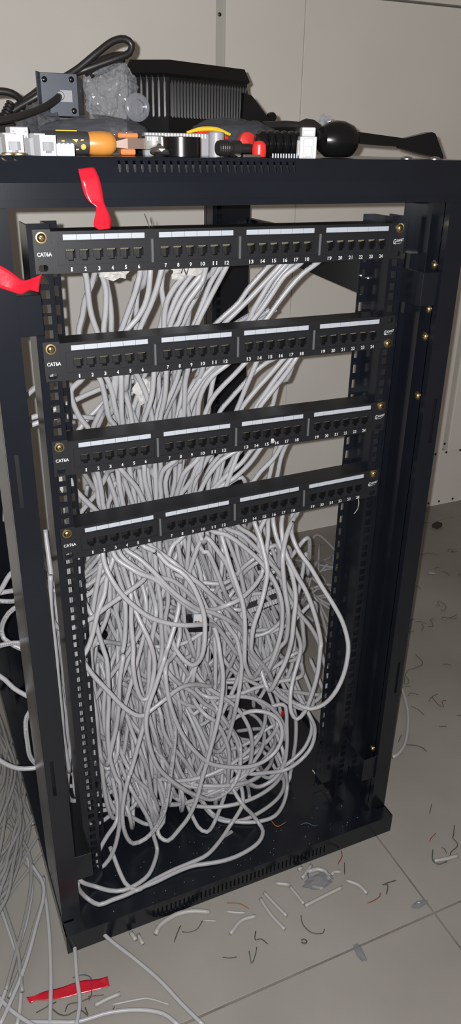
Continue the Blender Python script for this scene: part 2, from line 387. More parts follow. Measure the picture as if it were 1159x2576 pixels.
HERO = [('white cable from port 2 of the bottom patch panel curving right across the tangle', [[-175, 50, -424],[-176, 38, -438],[-171, 26, -456],[-159, 18, -480],[-143, 14, -501],[-124, 10, -521],[-95, 10, -540],[-67, 10, -551],[-36, 20, -564],[-11, 40, -584],[16, 60, -620]]), ('white cable from port 3 of the bottom patch panel sweeping down to the right', [[-158, 60, -432],[-154, 51, -442],[-141, 42, -452],[-128, 34, -461],[-107, 33, -474],[-88, 31, -494],[-68, 32, -520],[-47, 36, -544],[-26, 39, -563],[-5, 46, -588],[19, 53, -627],[42, 60, -669]]), ('white printed cable beside port 3 of the bottom patch panel arching to the right', [[-148, 65, -435],[-143, 59, -446],[-131, 53, -458],[-113, 47, -474],[-96, 46, -482],[-76, 48, -491],[-55, 49, -512],[-32, 53, -543],[-4, 62, -576],[30, 71, -606],[63, 80, -646]]), ('white cable from port 4 of the bottom patch panel slanting down to the right', [[-140, 60, -430],[-123, 48, -445],[-106, 36, -464],[-89, 29, -488],[-71, 27, -510],[-59, 25, -522],[-39, 31, -542],[-11, 37, -560],[27, 46, -594],[52, 58, -629],[61, 70, -666]]), ('white cable with a black handwritten mark from port 6 of the bottom patch panel', [[-115, 60, -429],[-98, 45, -438],[-86, 29, -453],[-72, 17, -461],[-61, 9, -474],[-51, 2, -498],[-43, -3, -531],[-43, -7, -562],[-46, -8, -591],[-50, -1, -613],[-57, 7, -625],[-65, 22, -624],[-73, 41, -612],[-72, 60, -602]]), ('white cable from port 6 of the bottom patch panel slanting towards the middle', [[-104, 60, -429],[-87, 47, -446],[-75, 33, -455],[-58, 27, -474],[-40, 22, -492],[-20, 24, -517],[5, 33, -547],[33, 43, -582],[56, 57, -627],[71, 70, -674]]), ('long white printed cable hanging in front into a wide low loop', [[-66, 40, -530],[-75, 29, -551],[-87, 18, -571],[-100, 7, -590],[-105, -1, -592],[-122, -4, -638],[-134, -6, -668],[-140, -9, -697],[-135, -8, -747],[-122, -6, -796],[-99, -3, -836],[-74, 0, -870],[-50, 6, -898],[-24, 11, -922],[0, 16, -926],[24, 24, -920],[40, 34, -902],[47, 46, -878],[50, 56, -863],[43, 71, -843],[28, 87, -815],[17, 104, -804],[14, 120, -813]]), ('white cable making the big round coil at the front of the heap', [[-58, 60, -601],[-74, 45, -628],[-91, 30, -626],[-99, 15, -630],[-98, 8, -670],[-86, 5, -726],[-70, 2, -769],[-46, 0, -809],[-29, 0, -829],[0, 0, -847],[36, 0, -861],[68, 3, -865],[94, 6, -854],[107, 9, -832],[109, 16, -809],[101, 25, -793],[82, 34, -783],[62, 44, -784],[43, 56, -799],[24, 68, -828],[12, 80, -864]]), ('white cable from port 12 of the bottom patch panel dropping straight down', [[9, 60, -427],[11, 46, -454],[16, 31, -486],[22, 18, -514],[27, 11, -539],[28, 4, -573],[28, 2, -636],[33, 6, -654],[45, 9, -681],[64, 24, -687],[82, 42, -686],[114, 60, -686]]), ('white printed cable from port 11 of the bottom patch panel bowing right then down', [[-8, 60, -426],[16, 52, -436],[41, 44, -457],[69, 36, -488],[90, 28, -524],[99, 20, -557],[102, 20, -603],[96, 20, -639],[87, 28, -686],[82, 44, -718],[73, 60, -729]]), ('white cable from port 13 of the bottom patch panel slanting right', [[40, 70, -430],[67, 67, -455],[87, 64, -483],[111, 61, -525],[126, 58, -566],[148, 55, -606],[174, 52, -642],[195, 52, -682],[201, 55, -702],[214, 58, -736],[228, 62, -775],[228, 72, -812],[221, 81, -838],[208, 90, -850]]), ('white cable from port 12 of the bottom patch panel running right in a shallow bow', [[17, 65, -427],[45, 62, -446],[69, 59, -472],[91, 56, -499],[113, 56, -528],[136, 58, -568],[159, 59, -621],[169, 63, -664],[177, 72, -701],[170, 81, -728],[163, 90, -738]]), ('white cable from port 14 of the bottom patch panel dropping and turning left', [[65, 60, -423],[68, 46, -443],[70, 31, -468],[70, 18, -493],[63, 11, -520],[53, 4, -544],[42, 2, -576],[41, 6, -612],[43, 9, -627],[62, 18, -659],[86, 29, -697],[99, 40, -725]]), ('white printed cable from port 15 of the bottom patch panel', [[95, 70, -432],[93, 64, -457],[88, 58, -488],[90, 52, -516],[106, 49, -552],[114, 48, -588],[116, 46, -623],[109, 48, -669],[106, 55, -686],[101, 62, -709],[90, 70, -731]]), ('white cable from port 15 of the bottom patch panel looping left behind the front cable', [[85, 60, -425],[77, 60, -440],[76, 60, -474],[81, 53, -512],[66, 44, -527],[48, 36, -535],[29, 27, -539],[6, 24, -542],[-6, 42, -557],[-16, 60, -566]]), ('white cable from port 16 of the bottom patch panel ending in a tight V bend', [[98, 60, -426],[97, 49, -446],[101, 39, -466],[108, 28, -481],[110, 18, -497],[114, 10, -522],[114, 2, -546],[108, -6, -576],[105, -9, -610],[104, -6, -629],[99, -3, -657],[87, -1, -687],[80, 12, -721],[76, 28, -704],[76, 44, -689],[71, 60, -677]]), ('white cable from port 17 of the bottom patch panel hanging in a long U', [[115, 60, -424],[108, 50, -434],[105, 39, -454],[105, 28, -471],[110, 18, -488],[119, 10, -509],[130, 3, -531],[139, -5, -557],[150, -11, -596],[157, -14, -631],[155, -16, -636],[152, -19, -680],[146, -17, -723],[137, -12, -765],[126, -6, -783],[117, -1, -767],[120, 10, -738],[132, 24, -718],[147, 37, -696],[158, 50, -681]]), ('white cable with a black tick mark from port 18 of the bottom patch panel', [[142, 60, -423],[122, 43, -430],[104, 27, -448],[91, 10, -470],[92, 8, -492],[97, 7, -530],[103, 5, -564],[109, 13, -600],[111, 22, -637],[105, 30, -653],[105, 43, -686],[105, 57, -712],[101, 70, -742]]), ('outermost white cable from port 18 of the bottom patch panel bulging over the right rail', [[132, 60, -446],[124, 44, -453],[128, 28, -474],[142, 12, -498],[156, -4, -528],[170, -20, -556],[183, -30, -585],[190, -40, -618],[189, -45, -642],[185, -45, -677],[173, -45, -708],[159, -35, -738],[141, -25, -750],[126, -8, -750],[122, 16, -756],[117, 40, -756]]), ('white cable from port 9 of the bottom patch panel falling behind the front loops', [[-21, 60, -432],[-28, 63, -458],[-35, 66, -483],[-40, 69, -505],[-45, 71, -531],[-46, 74, -573],[-37, 77, -623],[-26, 80, -666]]), ('white cable from port 10 of the bottom patch panel falling steeply right', [[-25, 60, -429],[-20, 52, -442],[-19, 45, -430],[-4, 40, -452],[12, 40, -480],[23, 40, -513],[40, 50, -551],[59, 65, -594],[87, 80, -637]]), ('white cable from port 11 of the bottom patch panel falling in the middle', [[-27, 65, -435],[-18, 62, -464],[-12, 60, -463],[1, 60, -493],[14, 60, -531],[33, 75, -574],[52, 90, -618]]), ('white cable from port 8 of the bottom patch panel curving left', [[-50, 60, -428],[-66, 57, -437],[-75, 53, -450],[-79, 50, -472],[-73, 53, -500],[-62, 57, -527],[-47, 60, -550]]), ('white cable from port 8 of the bottom patch panel dropping straight', [[-35, 75, -438],[-36, 78, -468],[-37, 80, -499],[-28, 85, -530],[-11, 90, -559]]), ('white cable from port 7 of the bottom patch panel dropping straight', [[-54, 75, -439],[-51, 77, -465],[-47, 79, -488],[-37, 82, -522],[-25, 86, -553],[-18, 90, -576]]), ('white cable just right of port 6 of the bottom patch panel dropping straight', [[-92, 70, -435],[-92, 67, -472],[-91, 63, -507],[-88, 60, -540],[-89, 60, -575],[-88, 60, -620],[-95, 60, -655]]), ('white cable left of port 7 of the bottom patch panel dropping straight', [[-81, 80, -440],[-80, 78, -476],[-74, 77, -506],[-71, 75, -545],[-76, 77, -580],[-74, 78, -623],[-68, 80, -663]]), ('uppermost of four white cables sweeping left under port 1 of the bottom panel', [[-168, 90, -449],[-178, 100, -468],[-191, 110, -489],[-204, 120, -502],[-217, 130, -513]]), ('second highest of four white cables sweeping left under port 1 of the bottom panel', [[-164, 98, -468],[-179, 106, -486],[-199, 117, -502],[-218, 130, -518]]), ('third highest of four white cables sweeping left under port 1 of the bottom panel', [[-159, 106, -484],[-180, 109, -506],[-203, 117, -520],[-219, 130, -532]]), ('lowest of four white cables sweeping left under port 1 of the bottom panel', [[-154, 114, -498],[-184, 111, -526],[-204, 117, -537],[-220, 130, -549]]), ('white cable sweeping down left in front across the left rail side', [[-113, 50, -478],[-127, 40, -482],[-156, 30, -490],[-176, 38, -507],[-196, 45, -525],[-216, 52, -537],[-233, 60, -548]]), ('white cable crossing from the left rail in a slack U to the coils', [[-157, 60, -440],[-171, 53, -471],[-178, 46, -493],[-190, 39, -513],[-199, 36, -541],[-209, 32, -564],[-220, 28, -579],[-222, 23, -577],[-208, 18, -607],[-190, 13, -636],[-170, 10, -669],[-153, 6, -688],[-140, 6, -695],[-126, 8, -690],[-104, 10, -679],[-72, 25, -677],[-39, 42, -693],[-4, 60, -720]]), ('white cable hanging in a narrow U in the left of the tangle', [[-140, 40, -499],[-144, 32, -543],[-145, 23, -580],[-149, 15, -599],[-147, 13, -636],[-139, 12, -667],[-130, 10, -668],[-121, 13, -642],[-115, 17, -610],[-120, 20, -574],[-128, 33, -548],[-132, 47, -532],[-133, 60, -516]]), ('white cable hanging straight down left of the narrow U', [[-148, 45, -508],[-152, 40, -567],[-159, 35, -595],[-159, 30, -594],[-168, 25, -632],[-171, 26, -677],[-177, 28, -723],[-186, 29, -760],[-194, 30, -793]]), ('white cable ending in the slim drop loop at the lower left', [[-195, 70, -532],[-190, 64, -543],[-186, 59, -570],[-182, 53, -594],[-180, 48, -606],[-181, 42, -629],[-184, 37, -681],[-190, 31, -726],[-190, 28, -780],[-183, 25, -823],[-179, 22, -831],[-180, 20, -892],[-191, 20, -958],[-205, 20, -992],[-221, 20, -1006],[-224, 22, -984],[-219, 24, -967],[-203, 27, -944],[-186, 30, -923]]), ('white cable hanging into the wide low bend above the tray', [[-96, 60, -551],[-105, 55, -590],[-112, 50, -621],[-117, 45, -673],[-124, 40, -708],[-130, 35, -736],[-141, 30, -767],[-154, 25, -804],[-164, 20, -826],[-163, 18, -817],[-173, 15, -850],[-180, 12, -892],[-178, 10, -931],[-165, 11, -964],[-143, 12, -964],[-123, 14, -948],[-107, 15, -918],[-95, 24, -876],[-84, 32, -824],[-76, 41, -782],[-76, 50, -751]]), ('white cable slanting down in front of the coils to a tray bend', [[-25, 60, -534],[-10, 48, -578],[-4, 35, -609],[-5, 22, -632],[-3, 15, -663],[-7, 9, -704],[-16, 2, -739],[-27, 0, -784],[-36, 0, -823],[-44, 0, -853],[-54, 1, -899],[-68, 4, -938],[-83, 8, -963],[-103, 12, -987],[-114, 21, -983],[-115, 31, -975],[-102, 40, -973]]), ('white printed cable slanting down into the round coils', [[10, 60, -579],[26, 53, -611],[35, 47, -627],[37, 40, -649],[40, 37, -665],[37, 33, -701],[30, 30, -743],[28, 40, -789],[22, 50, -842],[11, 60, -870]]), ('white cable bowing to the left rail foot over the tray', [[-149, 60, -897],[-136, 52, -931],[-124, 44, -967],[-120, 36, -999],[-118, 28, -1018],[-130, 6, -1018],[-148, -15, -1018],[-168, -24, -1018],[-196, -27, -1018],[-216, -19, -1018],[-236, -2, -1018],[-260, 0, -994]]), ('white cable lying along the tray edge with its end turned up', [[43, 20, -973],[59, 18, -998],[70, 9, -1018],[69, -11, -1018],[51, -29, -1018],[16, -39, -1018],[-18, -40, -1018],[-49, -34, -1018],[-75, -28, -1018],[-108, -29, -1018],[-141, -33, -1018],[-167, -34, -1018],[-194, -37, -1018],[-219, -37, -1018],[-239, -37, -1018],[-254, -18, -1018],[-266, -18, -990],[-268, -20, -972]]), ('white cable on the tray running beside the edge cable', [[47, 30, -979],[36, 26, -996],[18, 21, -1014],[-6, 4, -1018],[-42, -17, -1018],[-72, -21, -1018],[-106, -23, -1018],[-140, -28, -1018],[-162, -33, -1018],[-176, -36, -1018]]), ('white cable of the coiled heap falling from the arch beside the red scrap', [[114, 70, -811],[132, 66, -808],[141, 61, -812],[144, 57, -854],[144, 52, -900],[140, 51, -938],[123, 53, -970],[92, 56, -982],[72, 58, -966],[56, 60, -946]]), ('white cable of the coiled heap turning inside the outer ring', [[149, 70, -938],[148, 74, -977],[134, 78, -1002],[105, 82, -1013],[81, 86, -995],[68, 90, -975]]), ('white cable of the coiled heap lowest on the tray at the front', [[148, 60, -967],[154, 58, -1007],[134, 33, -1018],[104, 12, -1018],[74, 12, -1018],[45, 22, -1018],[17, 40, -1018],[3, 58, -1018],[-6, 70, -1008]]), ('white cable of the coiled heap just above the lowest one', [[155, 72, -1018],[133, 50, -1018],[95, 34, -1018],[54, 27, -1018],[25, 32, -1018],[4, 49, -1018]]), ('white cable of the coiled heap bulging farthest right over the tray', [[191, 60, -846],[202, 53, -878],[194, 47, -913],[169, 40, -930],[141, 47, -951],[104, 53, -949],[69, 60, -943]]), ('white cable of the coiled heap just inside the rightmost one', [[210, 80, -884],[207, 72, -905],[188, 64, -932],[154, 62, -954],[138, 66, -964],[122, 70, -984]]), ('white cable of the coiled heap dropping straight at the right', [[174, 90, -845],[180, 86, -878],[180, 82, -926],[177, 82, -967],[176, 86, -1007],[166, 76, -1018]]), ('white cable of the coiled heap bowing right in the middle', [[-12, 60, -720],[1, 56, -732],[29, 52, -760],[50, 49, -792],[64, 45, -829],[71, 49, -873],[68, 52, -922],[55, 56, -955],[41, 60, -979]]), ('white cable of the coiled heap arching flat over the middle', [[-7, 70, -750],[28, 67, -759],[63, 63, -767],[95, 60, -787],[120, 60, -816],[137, 60, -849],[144, 60, -888]]), ('white cable of the coiled heap slanting up to the right', [[-13, 80, -779],[28, 78, -776],[62, 76, -768],[93, 74, -763],[134, 72, -762],[174, 70, -762]]), ('white cable of the coiled heap bowing left of the middle', [[-15, 50, -774],[-2, 47, -785],[14, 44, -822],[22, 41, -858],[23, 43, -905],[23, 49, -951],[-3, 43, -1018],[-24, 28, -1018]]), ('white cable of the coiled heap curving down next to the left bow', [[13, 60, -786],[34, 57, -828],[46, 53, -865],[49, 50, -906],[45, 53, -945],[26, 57, -966],[5, 60, -977]]), ('white cable of the coiled heap crossing high from left to right', [[30, 90, -694],[48, 87, -724],[72, 83, -746],[96, 80, -765],[130, 83, -787],[181, 87, -813],[235, 90, -837]]), ('white cable of the coiled heap slanting down from the V bend', [[120, 80, -778],[137, 75, -800],[151, 70, -813],[176, 65, -832],[195, 60, -832]]), ('white cable of the coiled heap rising left through the coils', [[157, 110, -890],[122, 110, -906],[89, 110, -923],[57, 110, -924],[25, 110, -919]]), ('white cable of the coiled heap round the back at the right', [[146, 95, -886],[132, 98, -915],[102, 100, -942],[74, 105, -952],[26, 110, -935]]), ('white cable of the coiled heap hanging down left of the coils', [[-90, 70, -762],[-88, 67, -791],[-77, 63, -824],[-61, 60, -851],[-40, 60, -895],[-21, 60, -936],[-7, 60, -965]]), ('white cable of the coiled heap hanging steep left of the coils', [[-67, 80, -737],[-53, 80, -770],[-40, 80, -803],[-29, 80, -844],[-22, 80, -888],[-13, 80, -935]]), ('white cable of the coiled heap slanting across the upper coils', [[-79, 60, -670],[-59, 60, -700],[-36, 60, -724],[-16, 62, -755],[6, 66, -780],[28, 70, -831]]), ('white cable of the coiled heap bending flat in the upper coils', [[-83, 75, -689],[-67, 75, -728],[-50, 75, -752],[-23, 78, -773],[6, 84, -782],[30, 90, -749]]), ('white cable of the coiled heap dropping into the tray left of the coils', [[-145, 70, -869],[-132, 68, -894],[-118, 65, -916],[-119, 62, -931],[-110, 60, -967],[-110, 62, -993],[-125, 65, -992],[-143, 68, -975],[-159, 70, -956]]), ('white cable of the coiled heap slanting to the tray in the left bundle', [[-133, 60, -811],[-120, 60, -864],[-115, 60, -912],[-108, 65, -938],[-100, 70, -975]]), ('highest white cable passing out left behind the front post', [[-256, 110, -454],[-277, 118, -458],[-296, 125, -476],[-307, 132, -497],[-320, 140, -519]]), ('second highest white cable passing out left behind the front post', [[-231, 110, -509],[-280, 123, -504],[-294, 137, -510],[-316, 150, -517]]), ('third highest white cable passing out left behind the front post', [[-235, 130, -533],[-280, 140, -530],[-294, 150, -536],[-318, 160, -535]]), ('looped white cable passing out left behind the front post', [[-262, 110, -515],[-297, 116, -528],[-310, 121, -544],[-317, 127, -565],[-316, 126, -581],[-310, 117, -585],[-299, 109, -592],[-275, 100, -606]]), ('nearly level white cable passing out left behind the front post', [[-246, 90, -590],[-283, 95, -581],[-299, 100, -578],[-311, 105, -579],[-330, 110, -583]]), ('slanting white cable passing out left behind the front post', [[-264, 85, -696],[-284, 90, -683],[-301, 95, -669],[-314, 100, -657],[-324, 105, -642],[-337, 110, -629]]), ('low sagging white cable passing out left behind the front post', [[-263, 75, -792],[-287, 78, -805],[-305, 81, -806],[-325, 84, -801],[-342, 87, -788],[-356, 90, -771]]), ('steep white cable passing out left behind the front post', [[-280, 100, -692],[-300, 96, -714],[-304, 92, -729],[-305, 88, -754],[-303, 84, -789],[-284, 80, -817]]), ('white cable hanging in the slot between left post and left rail', [[-245, 80, -463],[-248, 78, -490],[-250, 75, -519],[-250, 72, -596],[-251, 70, -644],[-251, 70, -714],[-252, 70, -740],[-250, 70, -787],[-248, 70, -826]])]
FLOOR_CABLES = [('bright white cable at the left frame edge on the floor', [[-390, 60, -1047],[-386, 43, -1047],[-378, -22, -1047],[-374, -72, -1047],[-380, -110, -1047],[-388, -141, -1047],[-395, -158, -1047]]), ('white cable on the floor bowing beside the rack foot', [[-328, 128, -1047],[-328, 75, -1047],[-347, 10, -1047],[-372, -42, -1047],[-395, -90, -1047],[-412, -121, -1047],[-422, -135, -1047]]), ('white cable on the floor nearest the rack corner, bending left', [[-323, 103, -1047],[-313, 48, -1047],[-340, -20, -1047],[-370, -81, -1047],[-406, -136, -1047],[-416, -149, -1047]]), ('straight white cable crossing the left end of the red tape', [[-309, 75, -1047],[-313, 43, -1047],[-320, -21, -1047],[-334, -103, -1047],[-352, -180, -1047]]), ('straight white cable crossing the middle of the red tape', [[-287, -54, -1047],[-292, -84, -1047],[-299, -125, -1047],[-304, -162, -1047],[-318, -195, -1047]]), ('white cable slanting right from under the rack front', [[-251, -54, -1047],[-238, -84, -1047],[-210, -133, -1047],[-186, -179, -1047],[-167, -227, -1047],[-150, -265, -1047]]), ('white cable arched along the bottom edge of the picture', [[-383, -155, -1047],[-336, -176, -1047],[-314, -185, -1047],[-267, -191, -1047],[-226, -205, -1047],[-196, -224, -1047],[-181, -249, -1047]]), ('white cable curving into the lower left corner', [[-416, -97, -1047],[-410, -109, -1047],[-397, -134, -1047],[-381, -156, -1047],[-365, -175, -1047]]), ('', [[-313, 333, -1047],[-328, 295, -1047],[-348, 253, -1047],[-365, 217, -1047]]), ('', [[-310, 303, -1047],[-317, 252, -1047],[-331, 213, -1047],[-352, 173, -1047],[-375, 137, -1047]]), ('', [[-311, 186, -1047],[-322, 156, -1047],[-338, 135, -1047],[-359, 113, -1047],[-376, 90, -1047],[-388, 75, -1047]]), ('', [[-331, 171, -1047],[-323, 122, -1047],[-328, 80, -1047],[-341, 34, -1047],[-357, -7, -1047],[-374, -45, -1047]]), ('', [[-326, 98, -1047],[-314, 64, -1047],[-318, 34, -1047],[-340, -9, -1047],[-360, -51, -1047],[-375, -75, -1047]]), ('', [[-355, 223, -1047],[-340, 192, -1047],[-333, 160, -1047],[-344, 120, -1047],[-366, 82, -1047],[-385, 53, -1047]]), ('', [[-380, 103, -1047],[-364, 124, -1047],[-340, 150, -1047],[-326, 171, -1047],[-310, 191, -1047]]), ('', [[-314, 393, -1047],[-329, 340, -1047],[-350, 315, -1047]]), ('', [[-341, 374, -1047],[-330, 329, -1047],[-314, 289, -1047],[-310, 250, -1047]]), ('', [[-382, 52, -1047],[-377, 2, -1047],[-373, -49, -1047],[-375, -75, -1047]]), ('', [[-372, 154, -1047],[-348, 176, -1047],[-325, 230, -1047],[-314, 278, -1047]]), ('', [[-378, 121, -1047],[-358, 141, -1047],[-332, 179, -1047],[-318, 227, -1047]]), ('', [[-385, 63, -1047],[-357, 93, -1047],[-336, 116, -1047],[-320, 136, -1047]]), ('', [[-385, 41, -1047],[-363, 68, -1047],[-335, 94, -1047],[-319, 109, -1047]])]
BACK = [[[525, 802, -1035],[560, 820, -1035],[611, 832, -1035],[643, 802, -1035],[681, 754, -1035]],[[589, 858, -1035],[637, 855, -1035],[686, 879, -1035],[750, 853, -1035]],[[550, 752, -1035],[567, 729, -1035],[591, 697, -1035],[614, 635, -1035]],[[547, 656, -1035],[612, 734, -1035],[665, 826, -1035],[702, 881, -1035]],[[525, 770, -1035],[581, 794, -1035],[617, 780, -1035],[630, 727, -1035],[613, 628, -1035]],[[497, 677, -1035],[560, 709, -1035],[602, 754, -1035],[617, 796, -1035]],[[502, 711, -1035],[516, 676, -1035],[540, 630, -1035],[566, 577, -1035]],[[488, 624, -1035],[508, 588, -1035],[541, 548, -1035]],[[486, 577, -1035],[503, 537, -1035],[516, 500, -1035]],[[463, 621, -1035],[520, 652, -1035],[588, 713, -1035],[652, 765, -1035],[712, 790, -1035]],[[340, 910, -1035],[364, 868, -1035],[405, 867, -1035],[432, 808, -1035]],[[391, 931, -1035],[428, 958, -1035],[478, 991, -1035],[496, 1002, -1035]],[[318, 856, -1035],[351, 819, -1035],[398, 815, -1035],[442, 804, -1035]],[[472, 1058, -1035],[458, 946, -1035],[447, 850, -1035],[430, 778, -1035]],[[461, 962, -1035],[431, 898, -1035],[386, 843, -1035],[327, 821, -1035]],[[459, 556, -1035],[473, 512, -1035],[495, 478, -1035]],[[449, 497, -1035],[462, 467, -1035],[481, 447, -1035]]]
WIRE = [('dark', 0.9, 'thin dark wire clipping scattered on the bare floor right of the rack', [[1008, 775, -1050],[1036, 770, -1050],[1057, 752, -1050]]), ('dark', 0.9, 'thin dark wire clipping scattered on the bare floor right of the rack', [[1098, 758, -1050],[1109, 769, -1050],[1118, 756, -1050],[1104, 752, -1050],[1125, 746, -1050]]), ('dark', 0.9, 'thin dark wire clipping scattered on the bare floor right of the rack', [[990, 683, -1050],[1000, 691, -1050],[1010, 687, -1050]]), ('dark', 0.9, 'thin dark wire clipping scattered on the bare floor right of the rack', [[997, 665, -1050],[1008, 658, -1050],[1007, 635, -1050]]), ('dark', 0.9, 'thin dark wire clipping scattered on the bare floor right of the rack', [[876, 629, -1050],[881, 619, -1050],[878, 604, -1050]]), ('dark', 0.9, 'thin dark wire clipping scattered on the bare floor right of the rack', [[865, 517, -1050],[872, 511, -1050],[883, 532, -1050],[892, 516, -1050],[886, 500, -1050],[866, 486, -1050],[863, 495, -1050]]), ('dark', 0.9, 'thin dark wire clipping scattered on the bare floor right of the rack', [[836, 457, -1050],[847, 462, -1050],[858, 453, -1050],[891, 458, -1050]]), ('dark', 0.9, 'thin dark wire clipping scattered on the bare floor right of the rack', [[860, 454, -1050],[866, 447, -1050],[879, 444, -1050]]), ('dark', 0.9, 'thin dark wire clipping scattered on the bare floor right of the rack', [[769, 485, -1050],[757, 485, -1050],[742, 463, -1050],[718, 445, -1050],[733, 439, -1050]]), ('dark', 0.9, 'thin dark wire clipping scattered on the bare floor right of the rack', [[760, 474, -1050],[780, 466, -1050],[784, 455, -1050]]), ('dark', 0.9, 'thin dark wire clipping scattered on the bare floor right of the rack', [[772, 458, -1050],[767, 443, -1050],[752, 431, -1050]]), ('dark', 0.9, 'thin dark wire clipping scattered on the bare floor right of the rack', [[780, 442, -1050],[793, 437, -1050],[802, 452, -1050],[806, 465, -1050],[820, 466, -1050]]), ('dark', 0.9, 'thin dark wire clipping scattered on the bare floor right of the rack', [[714, 293, -1050],[723, 290, -1050],[731, 282, -1050]]), ('dark', 0.9, 'thin dark wire clipping scattered on the bare floor right of the rack', [[561, 228, -1050],[576, 234, -1050],[586, 222, -1050]]), ('dark', 0.9, 'thin dark wire clipping scattered on the bare floor right of the rack', [[547, 196, -1050],[555, 180, -1050],[556, 159, -1050]]), ('dark', 0.9, 'thin dark wire clipping scattered on the bare floor right of the rack', [[564, 116, -1050],[579, 110, -1050]]), ('dark', 0.9, 'thin dark wire clipping scattered on the bare floor right of the rack', [[624, 130, -1050],[634, 126, -1050]]), ('dark', 0.9, 'thin dark wire clipping scattered on the bare floor right of the rack', [[1030, 628, -1050],[1049, 632, -1050]]), ('dark', 0.9, 'thin dark wire clipping scattered on the bare floor right of the rack', [[472, 127, -1050],[452, 111, -1050]]), ('dark', 0.9, 'thin dark wire clipping scattered on the bare floor right of the rack', [[412, -56, -1050],[394, -73, -1050]]), ('dark', 0.9, 'thin dark wire clipping scattered on the bare floor right of the rack', [[365, -146, -1050],[368, -151, -1050],[365, -160, -1050]]), ('dark', 0.9, 'thin dark wire clipping scattered on the bare floor right of the rack', [[185, -104, -1050],[174, -124, -1050]]), ('dark', 0.9, 'thin dark wire clipping scattered on the bare floor right of the rack', [[595, 194, -1050],[612, 204, -1050],[630, 207, -1050]]), ('green', 1.0, 'zigzag green wire strand beside the right rack post', [[676, 354, -1050],[670, 316, -1050],[640, 308, -1050],[616, 306, -1050],[581, 268, -1050],[593, 267, -1050],[602, 289, -1050]]), ('green', 0.9, 'tiny green wire stub under the zigzag green strand', [[574, 260, -1050],[590, 255, -1050]]), ('brown', 1.0, 'curled brown wire strand on the floor right of the rack', [[611, 204, -1050],[608, 174, -1050],[614, 165, -1050],[623, 182, -1050],[634, 181, -1050]]), ('dark', 1.3, 'curved dark wire touching the white cable right of the rack', [[464, 97, -1050],[481, 87, -1050],[489, 77, -1050],[491, 65, -1050]]), ('green', 1.2, 'bent green and brown wire above the long white jacket scrap', [[419, -115, -1050],[402, -133, -1050],[398, -136, -1050],[396, -153, -1050],[374, -161, -1050],[367, -167, -1050]]), ('green', 1.3, 'green wire hooked round the end of the long white jacket scrap', [[347, -144, -1050],[333, -162, -1050],[336, -172, -1050],[346, -174, -1050],[355, -174, -1050]]), ('red', 0.9, 'short red wire above the long white jacket scrap', [[375, -116, -1050],[359, -122, -1050],[353, -127, -1050]]), ('dark', 1.3, 'dark wire bent like a hook near the floor joint', [[222, -168, -1050],[230, -172, -1050],[218, -186, -1050]]), ('dark', 1.2, 'straight dark wire lying against the hook shaped wire', [[227, -168, -1050],[248, -170, -1050]]), ('red', 1.0, 'red wire strand left of the hook shaped dark wire', [[209, -180, -1050],[205, -185, -1050],[192, -188, -1050],[179, -188, -1050]]), ('red', 1.0, 'red wire strand beside the right rack front corner', [[193, -80, -1050],[189, -90, -1050],[173, -102, -1050]]), ('blue', 1.2, 'blue wire curled round the crumpled white scraps at the rack front', [[111, -106, -1050],[117, -95, -1050],[137, -99, -1050],[146, -105, -1050]]), ('dark', 1.1, 'upright dark wire end right of the crumpled white scraps', [[185, -104, -1050],[173, -124, -1050]]), ('green', 1.1, 'hooked green wire in front of the white scraps', [[65, -163, -1050],[60, -179, -1050],[66, -197, -1050],[82, -205, -1050],[88, -200, -1050]]), ('dark', 1.1, 'small dark wire tuft near the split jacket strips', [[-16, -159, -1050],[-23, -172, -1050],[-14, -174, -1050],[-8, -186, -1050]]), ('green', 1.0, 'green wire under the small dark tuft', [[-40, -185, -1050],[-45, -205, -1050],[-34, -195, -1050],[-26, -184, -1050]]), ('green', 1.0, 'green wire lying at the middle of the lower floor', [[-82, -178, -1050],[-71, -184, -1050],[-62, -186, -1050]]), ('orange', 1.0, 'orange wire left of the split jacket strips', [[-38, -94, -1050],[-19, -104, -1050],[-9, -118, -1050]]), ('dark', 1.1, 'dark wire stub in front of the rack vents', [[-124, -102, -1050],[-134, -113, -1050],[-143, -124, -1050]]), ('green', 1.0, 'green wire arc in front of the rack vents', [[-88, -108, -1050],[-101, -118, -1050],[-115, -118, -1050],[-125, -113, -1050]]), ('blue', 1.0, 'blue wire looped over the right part of the red tape', [[-304, -117, -1050],[-288, -119, -1050],[-279, -128, -1050],[-281, -137, -1050],[-284, -152, -1050],[-290, -160, -1050]]), ('dark', 1.2, 'dark wire left of the tangle below the red tape', [[-365, -147, -1050],[-350, -145, -1050],[-335, -143, -1050]]), ('dark', 1.2, 'wavy dark wire below the red tape', [[-347, -142, -1050],[-336, -161, -1050],[-326, -168, -1050],[-306, -168, -1050],[-297, -181, -1050],[-298, -168, -1050]]), ('dark', 1.2, 'black wire arch below the red tape', [[-326, -162, -1050],[-320, -154, -1050],[-303, -157, -1050],[-288, -157, -1050]]), ('red', 0.9, 'fine red wire below the right end of the red tape', [[-290, -154, -1050],[-268, -161, -1050]]), ('red', 0.9, 'fine red wire beside the arched white cable', [[-258, -184, -1050],[-269, -192, -1050]]), ('dark', 1.4, 'small dark wire ring left of the floor joint', [[44, -202, -1050],[49, -202, -1050],[52, -207, -1050],[47, -209, -1050],[43, -205, -1050]])]
